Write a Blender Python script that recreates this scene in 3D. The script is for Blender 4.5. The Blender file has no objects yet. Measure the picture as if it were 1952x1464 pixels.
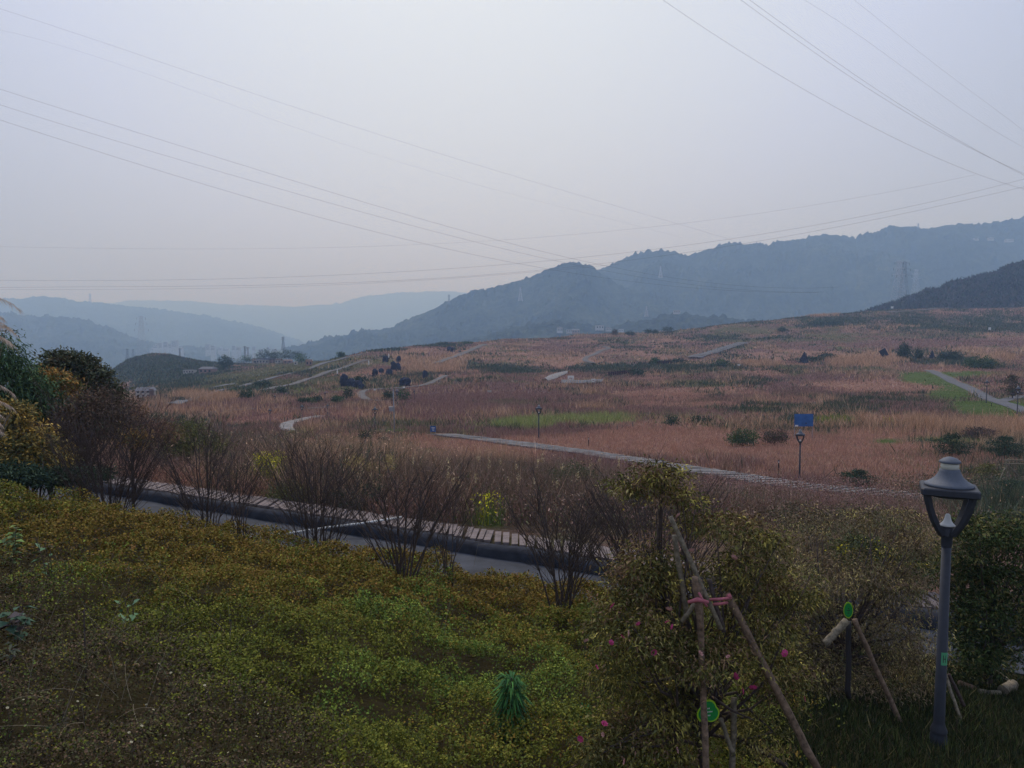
import bpy, math, random
import numpy as np
from mathutils import Vector, Matrix
random.seed(7)
RNG = np.random.default_rng(11)
SC = bpy.context.scene
COL = SC.collection
rad = math.radians

# ------------------------------------------------------------------ camera
F = 1447.0
PITCH = rad(3.0)
cp, sp = math.cos(PITCH), math.sin(PITCH)
cam_d = bpy.data.cameras.new("camera")
cam = bpy.data.objects.new("camera", cam_d)
COL.objects.link(cam)
cam.location = (0, 0, 0)
cam.rotation_euler = (rad(90) - PITCH, 0, 0)
cam_d.sensor_width = 36.0
cam_d.lens = 36.0 * F / 1952.0
cam_d.clip_start = 0.1
cam_d.clip_end = 40000
SC.camera = cam

# ------------------------------------------------------------------ world and sun
SUN_EL, SUN_AZ = rad(50), rad(-8)        # azimuth measured from +Y (the view), minus = left
w = bpy.data.worlds.new("World")
SC.world = w
w.use_nodes = True
nt = w.node_tree
for n in list(nt.nodes):
    nt.nodes.remove(n)
N = nt.nodes.new
out = N('ShaderNodeOutputWorld')
bg = N('ShaderNodeBackground')
bg.inputs['Strength'].default_value = 0.12
sky = N('ShaderNodeTexSky')
sky.sky_type = 'NISHITA'
sky.sun_disc = False
sky.sun_elevation = SUN_EL
sky.sun_rotation = SUN_AZ
sky.air_density = 1.5
sky.dust_density = 5.0
sky.ozone_density = 2.0
hs = N('ShaderNodeHueSaturation')
hs.inputs['Saturation'].default_value = 0.35
tc = N('ShaderNodeTexCoord')
dotn = N('ShaderNodeVectorMath'); dotn.operation = 'DOT_PRODUCT'
gx, gy, gz = math.sin(rad(-3)) * math.cos(rad(32)), math.cos(rad(-3)) * math.cos(rad(32)), math.sin(rad(32))
dotn.inputs[1].default_value = (gx, gy, gz)
ramp = N('ShaderNodeValToRGB')
cr = ramp.color_ramp
cr.interpolation = 'B_SPLINE'
els = [(0.0, (.31, .365, .52)), (0.55, (.38, .445, .63)), (0.80, (.51, .595, .84)), (0.90, (.64, .735, 1.02)), (1.0, (.79, .89, 1.22))]
cr.elements[0].position = els[0][0]; cr.elements[0].color = (*els[0][1], 1)
cr.elements[1].position = els[-1][0]; cr.elements[1].color = (*els[-1][1], 1)
for p, c in els[1:-1]:
    e = cr.elements.new(p); e.color = (*c, 1)
scl = N('ShaderNodeVectorMath'); scl.operation = 'SCALE'; scl.inputs['Scale'].default_value = 1 / 0.12 * 1.02
mix = N('ShaderNodeMix'); mix.data_type = 'RGBA'; mix.inputs[0].default_value = 0.9
L = nt.links.new
L(tc.outputs['Generated'], dotn.inputs[0])
L(dotn.outputs['Value'], ramp.inputs['Fac'])
L(ramp.outputs['Color'], scl.inputs[0])
L(sky.outputs['Color'], hs.inputs['Color'])
L(hs.outputs['Color'], mix.inputs[6])
L(scl.outputs['Vector'], mix.inputs[7])
L(mix.outputs[2], bg.inputs['Color'])
L(bg.outputs['Background'], out.inputs['Surface'])

sd = bpy.data.lights.new("sun", 'SUN')
sd.energy = 1.5
sd.angle = rad(25)
sd.color = (1.0, 0.95, 0.90)
sun = bpy.data.objects.new("sun", sd)
COL.objects.link(sun)
sdir = Vector((math.sin(SUN_AZ) * math.cos(SUN_EL), math.cos(SUN_AZ) * math.cos(SUN_EL), math.sin(SUN_EL)))
sun.rotation_euler = sdir.to_track_quat('Z', 'Y').to_euler()

SC.view_settings.view_transform = 'Standard'
SC.view_settings.look = 'None'
SC.view_settings.exposure = 0.0
SC.view_settings.gamma = 1.0
SC.view_settings.use_curve_mapping = False
SC.cycles.max_bounces = 5
SC.cycles.diffuse_bounces = 2
SC.cycles.volume_bounces = 3
SC.cycles.transparent_max_bounces = 8
SC.cycles.use_denoising = True

# ------------------------------------------------------------------ picture <-> place
def tanel(y):
    v = (732.0 - np.asarray(y, float)) / F
    return (-sp + v * cp) / (cp + v * sp)
def uof(x, y):
    v = (732.0 - np.asarray(y, float)) / F
    return ((np.asarray(x, float) - 976.0) / F) / (cp + v * sp)
def AT(x, y, Y):
    """the point at depth Y seen at pixel x, y"""
    return Vector((float(uof(x, y)) * Y, Y, float(tanel(y)) * Y))
def PROJ(X, Y, Z):
    Yc = Y * cp - Z * sp
    Zc = Y * sp + Z * cp
    Yc = np.maximum(Yc, 0.05)
    return 976 + F * X / Yc, 732 - F * Zc / Yc

# ------------------------------------------------------------------ noise
_tab = np.random.default_rng(3).random((256, 256)).astype(np.float64)
def vnoise(x, y):
    xi = np.floor(x).astype(int); yi = np.floor(y).astype(int)
    fx = x - xi; fy = y - yi
    fx = fx * fx * (3 - 2 * fx); fy = fy * fy * (3 - 2 * fy)
    a = _tab[xi & 255, yi & 255]; b = _tab[(xi + 1) & 255, yi & 255]
    c = _tab[xi & 255, (yi + 1) & 255]; d = _tab[(xi + 1) & 255, (yi + 1) & 255]
    return (a * (1 - fx) + b * fx) * (1 - fy) + (c * (1 - fx) + d * fx) * fy
def fbm(x, y, o=4, g=0.5):
    s = 0; a = 1; t = 0
    for i in range(o):
        s = s + a * vnoise(x * 2 ** i + 17.3 * i, y * 2 ** i + 9.1 * i); t += a; a *= g
    return s / t
def sstep(a, b, x):
    t = np.clip((x - a) / (b - a), 0, 1)
    return t * t * (3 - 2 * t)

# ------------------------------------------------------------------ terrain height
# column pixel -> (depth, picture row) ; rows given as ('z', v) are plain heights
TBL = {
 -500: [(60,'z-8.6'),(110,'z-8.9'),(130,'z-12'),(300,'z-40'),(700,'z-70')],
 0:    [(60,'z-8.6'),(110,'z-8.9'),(130,'z-12'),(300,'z-40'),(700,'z-70')],
 180:  [(60,'z-8.6'),(115,775),(180,768),(300,762),(420,742),(480,'z-32'),(800,'z-80')],
 210:  [(60,'z-8.6'),(115,774),(180,765),(300,752),(430,706),(500,'z-24'),(800,'z-80')],
 245:  [(60,'z-8.6'),(115,772),(180,760),(300,738),(430,684),(500,'z-18'),(800,'z-80')],
 290:  [(60,'z-8.6'),(115,770),(170,756),(300,730),(430,673),(500,'z-14'),(800,'z-80')],
 320:  [(60,'z-8.6'),(115,769),(170,753),(300,725),(430,674),(500,'z-14'),(800,'z-80')],
 370:  [(60,'z-8.6'),(120,766),(150,757),(200,742),(300,717),(430,685),(500,'z-16'),(800,'z-80')],
 420:  [(60,'z-8.6'),(125,762),(160,748),(220,730),(300,712),(430,691),(500,'z-18'),(800,'z-80')],
 500:  [(60,'z-8.6'),(120,765),(150,748),(180,736),(220,722),(300,707),(430,693),(500,'z-16'),(800,'z-80')],
 560:  [(60,'z-8.6'),(120,766),(150,750),(200,724),(240,708),(300,701),(430,692),(500,'z-16'),(800,'z-80')],
 600:  [(60,'z-8.6'),(120,767),(150,750),(200,722),(270,693),(340,693),(430,690),(520,'z-20'),(800,'z-70')],
 650:  [(60,'z-8.6'),(120,768),(150,750),(200,720),(250,699),(300,679),(380,'z-9'),(600,'z-50'),(800,'z-60')],
 700:  [(60,'z-8.6'),(120,768),(150,748),(200,718),(250,694),(320,667),(400,'z-10'),(600,'z-45'),(800,'z-60')],
 780:  [(60,'z-8.6'),(120,768),(150,748),(200,716),(250,694),(350,660),(430,'z-8'),(600,'z-40'),(800,'z-60')],
 850:  [(60,'z-8.6'),(120,768),(150,746),(200,715),(250,693),(300,675),(380,654),(450,'z-6'),(600,'z-35'),(800,'z-50')],
 960:  [(60,'z-8.6'),(120,768),(150,744),(200,717),(250,695),(320,668),(420,646),(500,'z-3'),(650,'z-30'),(800,'z-40')],
 1100: [(60,'z-8.6'),(120,767),(150,744),(200,718),(240,700),(290,680),(340,665),(400,650),(470,639),(540,'z2'),(700,'z-25'),(900,'z-40')],
 1270: [(60,'z-8.6'),(120,767),(150,743),(200,716),(260,690),(330,664),(400,645),(470,633),(540,'z5'),(700,'z-20'),(900,'z-40')],
 1400: [(60,'z-8.6'),(120,766),(150,740),(200,713),(260,688),(330,660),(400,640),(480,617),(560,'z9'),(750,'z-20'),(950,'z-40')],
 1550: [(60,'z-8.6'),(120,764),(150,738),(200,709),(260,682),(330,654),(400,629),(480,601),(560,'z16'),(750,'z-10'),(950,'z-40')],
 1700: [(60,'z-8.6'),(120,762),(150,735),(200,705),(260,676),(330,648),(400,621),(500,590),(560,'z22'),(700,'z10'),(950,'z-30')],
 1952: [(60,'z-8.6'),(120,762),(150,735),(200,702),(260,670),(330,640),(400,614),(500,585),(560,'z26'),(700,'z20'),(950,'z-10')],
 2500: [(60,'z-8.6'),(120,762),(150,735),(200,702),(260,668),(330,636),(400,610),(500,580),(560,'z28'),(700,'z24'),(950,'z0')],
}
_ly = np.linspace(math.log(60), math.log(13000), 420)
_cols = sorted(TBL)
_zt = []
for c in _cols:
    ys = []; zs = []
    for Yd, r in TBL[c]:
        ys.append(math.log(Yd)); zs.append(float(r[1:]) if isinstance(r, str) else float(tanel(r)) * Yd)
    ys.append(math.log(1300)); zs.append(-75); ys.append(math.log(13000)); zs.append(-75)
    _zt.append(np.interp(_ly, ys, zs))
_zt = np.array(_zt)
_cu = (np.array(_cols) - 976) / F
_ug = np.linspace(_cu[0], _cu[-1], 900)
ZT = np.array([np.interp(_ug, _cu, _zt[:, j]) for j in range(_zt.shape[1])])     # [ly, u]
for _ in range(2):                                                           # soften the creases
    k = np.array([1, 2, 1]) / 4
    ZT = np.apply_along_axis(lambda a: np.convolve(np.pad(a, 1, 'edge'), k, 'valid'), 0, ZT)
for _ in range(8):
    ZT = np.apply_along_axis(lambda a: np.convolve(np.pad(a, 1, 'edge'), k, 'valid'), 1, ZT)
def far_h(X, Y):
    u = np.clip(X / np.maximum(Y, 1), _ug[0], _ug[-1] - 1e-6)
    l = np.clip(np.log(np.maximum(Y, 60)), _ly[0], _ly[-1] - 1e-6)
    a = (l - _ly[0]) / (_ly[1] - _ly[0]); b = (u - _ug[0]) / (_ug[1] - _ug[0])
    i = a.astype(int); j = b.astype(int); fa = a - i; fb = b - j
    return (ZT[i, j] * (1 - fa) + ZT[i + 1, j] * fa) * (1 - fb) + (ZT[i, j + 1] * (1 - fa) + ZT[i + 1, j + 1] * fa) * fb
def lane_line(X):
    return 21.0 - 0.577 * X
def H(X, Y):
    X = np.asarray(X, float); Y = np.asarray(Y, float)
    Xc = np.clip(X, -16, 14); Yc = np.maximum(Y, -3)
    n = -4.66 - 0.175 * (Xc - 1.38) - 0.09 * (Yc - 13)
    n = n - 0.85 * np.maximum(0, Yc - 14.0) + 0.10 * (fbm(X * .5, Y * .5, 3) - .5)
    n = np.minimum(n, n)
    d = (Y - lane_line(X)) / 1.1545
    lane = np.full_like(n, -6.0)
    near = np.maximum(n, lane)
    plate = -5.80 - 2.82 * sstep(2.0, 28.0, d) + 0.35 * (fbm(X * .12, Y * .12, 3) - .5) * sstep(2, 8, d)
    near = np.where(d > -0.3, -6.0 + (plate + 6.0) * sstep(0.15, 0.6, d), near)
    near = np.where((d > -5) & (d <= -0.3), near, near)
    far = far_h(X, Y) + (fbm(X * .03, Y * .03, 3) - .5) * np.clip((Y - 90) / 200, 0, 1) * 2.0 + 0.35 * (fbm(X * .12, Y * .12, 3) - .5)
    t = sstep(58, 80, Y)
    z = near * (1 - t) + far * t
    return z
def Hs(x, y):
    return float(H(np.array([x]), np.array([y]))[0])
_ry = np.exp(np.linspace(math.log(1.5), math.log(6000), 5000))
def P(x, y, dz=0.0):
    """where the sight line through pixel x, y meets the ground"""
    u = float(uof(x, y)); t = float(tanel(y))
    g = H(u * _ry, _ry)
    hit = np.nonzero(t * _ry <= g)[0]
    i = hit[0] if len(hit) and _ry[hit[0]] < 900 else int(np.argmax(np.where((_ry > 60) & (_ry < 900), g / _ry, -9)))
    Y = _ry[i]
    return Vector((u * Y, Y, Hs(u * Y, Y) + dz))

# ------------------------------------------------------------------ materials
def mat(name, color=(.5, .5, .5), rough=.7, metal=0.0, spec=.3, noise=None, bump=None, attr=False, emit=None, alpha=None):
    m = bpy.data.materials.new(name); m.use_nodes = True
    t = m.node_tree; b = t.nodes['Principled BSDF']
    b.inputs['Roughness'].default_value = rough
    b.inputs['Metallic'].default_value = metal
    b.inputs['Specular IOR Level'].default_value = spec
    if attr:
        a = t.nodes.new('ShaderNodeAttribute'); a.attribute_name = 'tint'
        src = a.outputs['Color']
    else:
        a = t.nodes.new('ShaderNodeRGB'); a.outputs[0].default_value = (*color, 1); src = a.outputs[0]
    geo = t.nodes.new('ShaderNodeNewGeometry')
    if noise:
        sc, lo, hi = noise
        nz = t.nodes.new('ShaderNodeTexNoise'); nz.inputs['Scale'].default_value = sc; nz.inputs['Detail'].default_value = 6
        nz.inputs['Roughness'].default_value = .65
        t.links.new(geo.outputs['Position'], nz.inputs['Vector'])
        mr = t.nodes.new('ShaderNodeMapRange'); mr.inputs['From Min'].default_value = .3; mr.inputs['From Max'].default_value = .7
        mr.inputs['To Min'].default_value = lo; mr.inputs['To Max'].default_value = hi
        t.links.new(nz.outputs['Fac'], mr.inputs['Value'])
        vm = t.nodes.new('ShaderNodeVectorMath'); vm.operation = 'SCALE'
        t.links.new(src, vm.inputs[0]); t.links.new(mr.outputs['Result'], vm.inputs['Scale'])
        src = vm.outputs['Vector']
    t.links.new(src, b.inputs['Base Color'])
    if bump:
        sc, st, di = bump
        nz = t.nodes.new('ShaderNodeTexNoise'); nz.inputs['Scale'].default_value = sc; nz.inputs['Detail'].default_value = 8
        t.links.new(geo.outputs['Position'], nz.inputs['Vector'])
        bp = t.nodes.new('ShaderNodeBump'); bp.inputs['Strength'].default_value = st; bp.inputs['Distance'].default_value = di
        t.links.new(nz.outputs['Fac'], bp.inputs['Height']); t.links.new(bp.outputs['Normal'], b.inputs['Normal'])
    return m
M = {}
M['ground'] = mat('ground soil and thatch', attr=True, rough=.95, spec=.05, noise=(1.3, .65, 1.35), bump=(2.5, .8, .4))
M['hill'] = mat('wooded hillside', attr=True, rough=1, spec=.0, noise=(.06, .5, 1.5), bump=(.09, 1.0, 6.0))
M['leaf'] = mat('plant leaf', attr=True, rough=.8, spec=.06)
M['blade'] = mat('dry blades', attr=True, rough=.9, spec=.05)
M['bark'] = mat('bare bark', (.085, .062, .053), rough=.9, noise=(30, .6, 1.5))
M['bark2'] = mat('reddish bark', (.075, .052, .045), rough=.9, noise=(30, .6, 1.5))
M['lamp'] = mat('grey painted aluminium', (.042, .045, .056), rough=.55, spec=.3, noise=(14, .88, 1.12))
M['lamphood'] = mat('grey painted hood', (.12, .135, .165), rough=.6, spec=.25, noise=(40, .88, 1.1))
M['lampdark'] = mat('dark underside plate', (.06, .065, .06), rough=.5)
M['white'] = mat('white plastic', (.75, .74, .70), rough=.4)
M['cream'] = mat('cream lens ring', (.62, .60, .50), rough=.5, noise=(20, .9, 1.05))
M['pole'] = mat('galvanised pole', (.30, .31, .33), rough=.5, metal=.2, noise=(3, .85, 1.1))
M['cable'] = mat('power cable', (.14, .14, .17), rough=.8)
M['pylon'] = mat('galvanised steel', (.20, .22, .25), rough=.7)
M['pylonpale'] = mat('pale weathered steel', (.50, .52, .56), rough=.7)
M['darkpost'] = mat('dark post', (.04, .035, .035), rough=.7)
M['asphalt'] = mat('wet asphalt', (.045, .05, .064), rough=.75, spec=.15, noise=(1.3, .55, 1.6), bump=(30, .3, .01))
M['kerb'] = mat('dark kerb wall', (.035, .037, .046), rough=.9, spec=.05, noise=(2.5, .6, 1.6), bump=(12, .4, .02))
M['slab'] = mat('weathered slabs', (.22, .175, .165), rough=.9, noise=(3.0, .55, 1.35), bump=(20, .4, .02))
M['slab2'] = mat('pale stone slabs', (.26, .245, .24), rough=.9, noise=(1.4, .5, 1.25))
M['road'] = mat('pale concrete road', (.12, .12, .132), rough=.9, noise=(.6, .75, 1.2))
M['roadd'] = mat('grey gravel road', (.115, .105, .105), rough=.9, noise=(.7, .75, 1.25))
M['net'] = mat('dark blue shade net', (.022, .027, .05), rough=.8, noise=(3, .6, 1.6))
M['blue'] = mat('blue board face', (.04, .13, .36), rough=.7, noise=(1.6, .65, 1.3))
M['wood'] = mat('peeled timber pole', (.22, .145, .095), rough=.9, noise=(22, .3, 1.5), bump=(45, .5, .01))
M['bamboo'] = mat('dry bamboo', (.25, .205, .14), rough=.85, noise=(22, .35, 1.4), bump=(40, .4, .01))
M['ribbon'] = mat('pink ribbon', (.50, .15, .18), rough=.7, noise=(18, .75, 1.2))
M['petal'] = mat('pink petals', (.55, .06, .19), rough=.6)
M['petal2'] = mat('faded petals', (.58, .30, .26), rough=.7)
M['tag'] = mat('green tag', (.02, .27, .055), rough=.4, noise=(50, .8, 1.2))
M['tagy'] = mat('yellow green tag rim', (.36, .60, .03), rough=.4)
M['sticker'] = mat('pale green sticker', (.11, .42, .20), rough=.6)
M['wall'] = mat('pale plaster', (.50, .46, .42), rough=.9, noise=(.6, .85, 1.1))
M['wallp'] = mat('pinkish brick wall', (.34, .22, .19), rough=.9, noise=(.6, .8, 1.15))
M['roof'] = mat('grey tile roof', (.16, .16, .18), rough=.9, noise=(.8, .8, 1.2))
M['roofr'] = mat('brown tile roof', (.20, .14, .12), rough=.9, noise=(.8, .8, 1.2))
M['glass'] = mat('dark window', (.05, .06, .08), rough=.2, spec=.5)
M['towerblock'] = mat('pale tower block', (.48, .47, .48), rough=.9, noise=(.04, .9, 1.1))
M['daisy'] = mat('yellowish white petals', (.62, .56, .36), rough=.7)
M['red'] = mat('red cloth', (.5, .05, .04), rough=.8)

# ------------------------------------------------------------------ mesh helpers
def tag(o, label=None, cat=None, group=None, kind=None):
    if label: o['label'] = label
    if cat: o['category'] = cat
    if group: o['group'] = group
    if kind: o['kind'] = kind
    return o
def np_obj(name, V, Fq, m, parent=None, tint=None, smooth=False):
    """V (n,3); Fq (m,k) same-size faces"""
    V = np.ascontiguousarray(V, np.float32); Fq = np.ascontiguousarray(Fq, np.int32)
    me = bpy.data.meshes.new(name)
    me.vertices.add(len(V)); me.vertices.foreach_set('co', V.ravel())
    k = Fq.shape[1]
    me.loops.add(Fq.size); me.loops.foreach_set('vertex_index', Fq.ravel())
    me.polygons.add(len(Fq)); me.polygons.foreach_set('loop_start', np.arange(0, Fq.size, k, dtype=np.int32))
    me.polygons.foreach_set('loop_total', np.full(len(Fq), k, np.int32))
    if smooth: me.polygons.foreach_set('use_smooth', np.ones(len(Fq), bool))
    me.update(calc_edges=True)
    if tint is not None:
        a = me.attributes.new('tint', 'FLOAT_COLOR', 'POINT')
        c = np.ones((len(V), 4), np.float32); c[:, :3] = np.clip(np.asarray(tint) * (1.9 if m.name == 'plant leaf' else 1.62 if m.name == 'dry blades' else 1.0), 0, .9)
        a.data.foreach_set('color', c.ravel())
    me.materials.append(m)
    o = bpy.data.objects.new(name, me); COL.objects.link(o)
    if parent is not None: o.parent = parent
    return o
def empty(name, loc, rz=0.0):
    o = bpy.data.objects.new(name, None); COL.objects.link(o)
    o.empty_display_size = 0.2; o.location = loc; o.rotation_euler = (0, 0, rz)
    return o
def copy_tree(o, parent=None):
    c = o.copy(); COL.objects.link(c)
    if parent is not None: c.parent = parent
    for ch in [x for x in o.children]:
        copy_tree(ch, c)
    return c
class MB:
    def __init__(s): s.v = []; s.f = []
    def add(s, vs, fs):
        n = len(s.v); s.v += [tuple(v) for v in vs]; s.f += [tuple(i + n for i in f) for f in fs]; return s
    def box(s, c, d, rz=0.0, M4=None):
        hx, hy, hz = d[0] / 2, d[1] / 2, d[2] / 2
        R = Matrix.Rotation(rz, 3, 'Z') if M4 is None else M4
        vs = [Vector(c) + R @ Vector((x, y, z)) for x in (-hx, hx) for y in (-hy, hy) for z in (-hz, hz)]
        return s.add(vs, [(0, 1, 3, 2), (4, 6, 7, 5), (0, 4, 5, 1), (2, 3, 7, 6), (0, 2, 6, 4), (1, 5, 7, 3)])
    def tube(s, pts, rs, n=6, cap=True):
        pts = [Vector(p) for p in pts]
        if not hasattr(rs, '__len__'): rs = [rs] * len(pts)
        vs = []; prev = None
        for i, p in enumerate(pts):
            d = (pts[min(i + 1, len(pts) - 1)] - pts[max(i - 1, 0)])
            if d.length < 1e-9: d = Vector((0, 0, 1))
            d.normalize()
            a = prev if prev is not None else (Vector((1, 0, 0)) if abs(d.x) < .8 else Vector((0, 1, 0)))
            a = (a - d * a.dot(d))
            if a.length < 1e-6: a = d.orthogonal()
            a.normalize(); prev = a; b = d.cross(a)
            for k in range(n):
                t = 2 * math.pi * k / n
                vs.append(p + (a * math.cos(t) + b * math.sin(t)) * rs[i])
        fs = [(i * n + k, i * n + (k + 1) % n, (i + 1) * n + (k + 1) % n, (i + 1) * n + k) for i in range(len(pts) - 1) for k in range(n)]
        if cap:
            fs.append(tuple(range(n))[::-1]); fs.append(tuple((len(pts) - 1) * n + k for k in range(n)))
        return s.add(vs, fs)
    def lathe(s, prof, n=24, c=(0, 0, 0)):
        c = Vector(c); vs = []
        for r, z in prof:
            for k in range(n):
                t = 2 * math.pi * k / n; vs.append(c + Vector((r * math.cos(t), r * math.sin(t), z)))
        fs = [(i * n + k, i * n + (k + 1) % n, (i + 1) * n + (k + 1) % n, (i + 1) * n + k) for i in range(len(prof) - 1) for k in range(n)]
        fs.append(tuple(range(n))[::-1]); fs.append(tuple((len(prof) - 1) * n + k for k in range(n)))
        return s.add(vs, fs)
    def build(s, name, m, parent=None, smooth=False):
        me = bpy.data.meshes.new(name); me.from_pydata(s.v, [], s.f); me.update()
        if smooth:
            me.polygons.foreach_set('use_smooth', [len(p.vertices) == 4 for p in me.polygons])
        me.materials.append(m)
        o = bpy.data.objects.new(name, me); COL.objects.link(o)
        if parent is not None: o.parent = parent
        return o
def unit(a):
    return a / np.maximum(np.linalg.norm(a, axis=-1, keepdims=True), 1e-9)
def rdirs(n):
    return unit(RNG.normal(size=(n, 3)))
def leaf_geo(C, D, Nn, Ln, Wd, droop=0.0):
    """rhombic leaves: base C, direction D, normal Nn"""
    D = unit(D); S = unit(np.cross(D, Nn)); Ln = np.asarray(Ln).reshape(-1, 1); Wd = np.asarray(Wd).reshape(-1, 1)
    mid = C + D * Ln * .45
    tip = C + D * Ln; tip[:, 2] -= (droop * Ln)[:, 0]
    V = np.stack([C, mid + S * Wd / 2, tip, mid - S * Wd / 2], 1).reshape(-1, 3)
    n = len(C)
    return V, np.arange(4 * n).reshape(n, 4)
def blades_geo(B, h, wd, lean=.35):
    n = len(B); h = np.asarray(h); wd = np.asarray(wd)
    a = RNG.random(n) * 2 * np.pi; s = np.stack([np.cos(a), np.sin(a), np.zeros(n)], 1) * (wd / 2)[:, None]
    la = RNG.random(n) * 2 * np.pi; lm = RNG.normal(size=n) * lean * h
    top = B + np.stack([np.cos(la) * lm, np.sin(la) * lm, h], 1)
    V = np.stack([B - s, B + s, top], 1).reshape(-1, 3)
    return V, np.arange(3 * n).reshape(n, 3)
def pal(cols, n, jit=.18):
    c = np.array([x[:3] for x in cols]); wts = np.array([x[3] if len(x) > 3 else 1 for x in cols], float)
    i = RNG.choice(len(c), n, p=wts / wts.sum())
    return np.clip(c[i] * (1 + RNG.normal(size=(n, 1)) * jit), .004, 1)

# ------------------------------------------------------------------ what grows where
# kinds of cover: colour, height, blade width
KINDS = {
 'tan':   dict(c=[(.40, .235, .17, 3), (.33, .185, .135, 3), (.25, .135, .10, 3), (.43, .29, .19, 1.5)], h=.40, w=.05),
 'maroon': dict(c=[(.24, .135, .115, 3), (.18, .10, .085, 3), (.31, .20, .155, 2.5), (.15, .10, .075, 2)], h=.65, w=.06),
 'brown': dict(c=[(.18, .11, .08, 3), (.13, .085, .062, 3), (.085, .085, .045, 2), (.28, .19, .13, 1.8)], h=.8, w=.05),
 'lime':  dict(c=[(.24, .26, .09, 3), (.30, .27, .12, 2), (.15, .18, .06, 2)], h=1.0, w=.06),
 'lawn':  dict(c=[(.13, .18, .05, 3), (.10, .135, .04, 3), (.16, .17, .06, 1)], h=.18, w=.06),
 'olive': dict(c=[(.16, .15, .07, 3), (.12, .12, .06, 3), (.20, .16, .09, 2)], h=.5, w=.07),
 'scrub': dict(c=[(.07, .085, .05, 3), (.05, .065, .04, 3), (.10, .105, .06, 2), (.12, .095, .07, 1)], h=1.1, w=.14),
 'rape':  dict(c=[(.30, .29, .03, 1), (.10, .14, .04, 3), (.13, .15, .05, 2)], h=.9, w=.07),
 'reed':  dict(c=[(.42, .27, .17, 3), (.33, .21, .13, 3), (.24, .16, .10, 1)], h=1.7, w=.07),
}
KN = list(KINDS)
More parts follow.
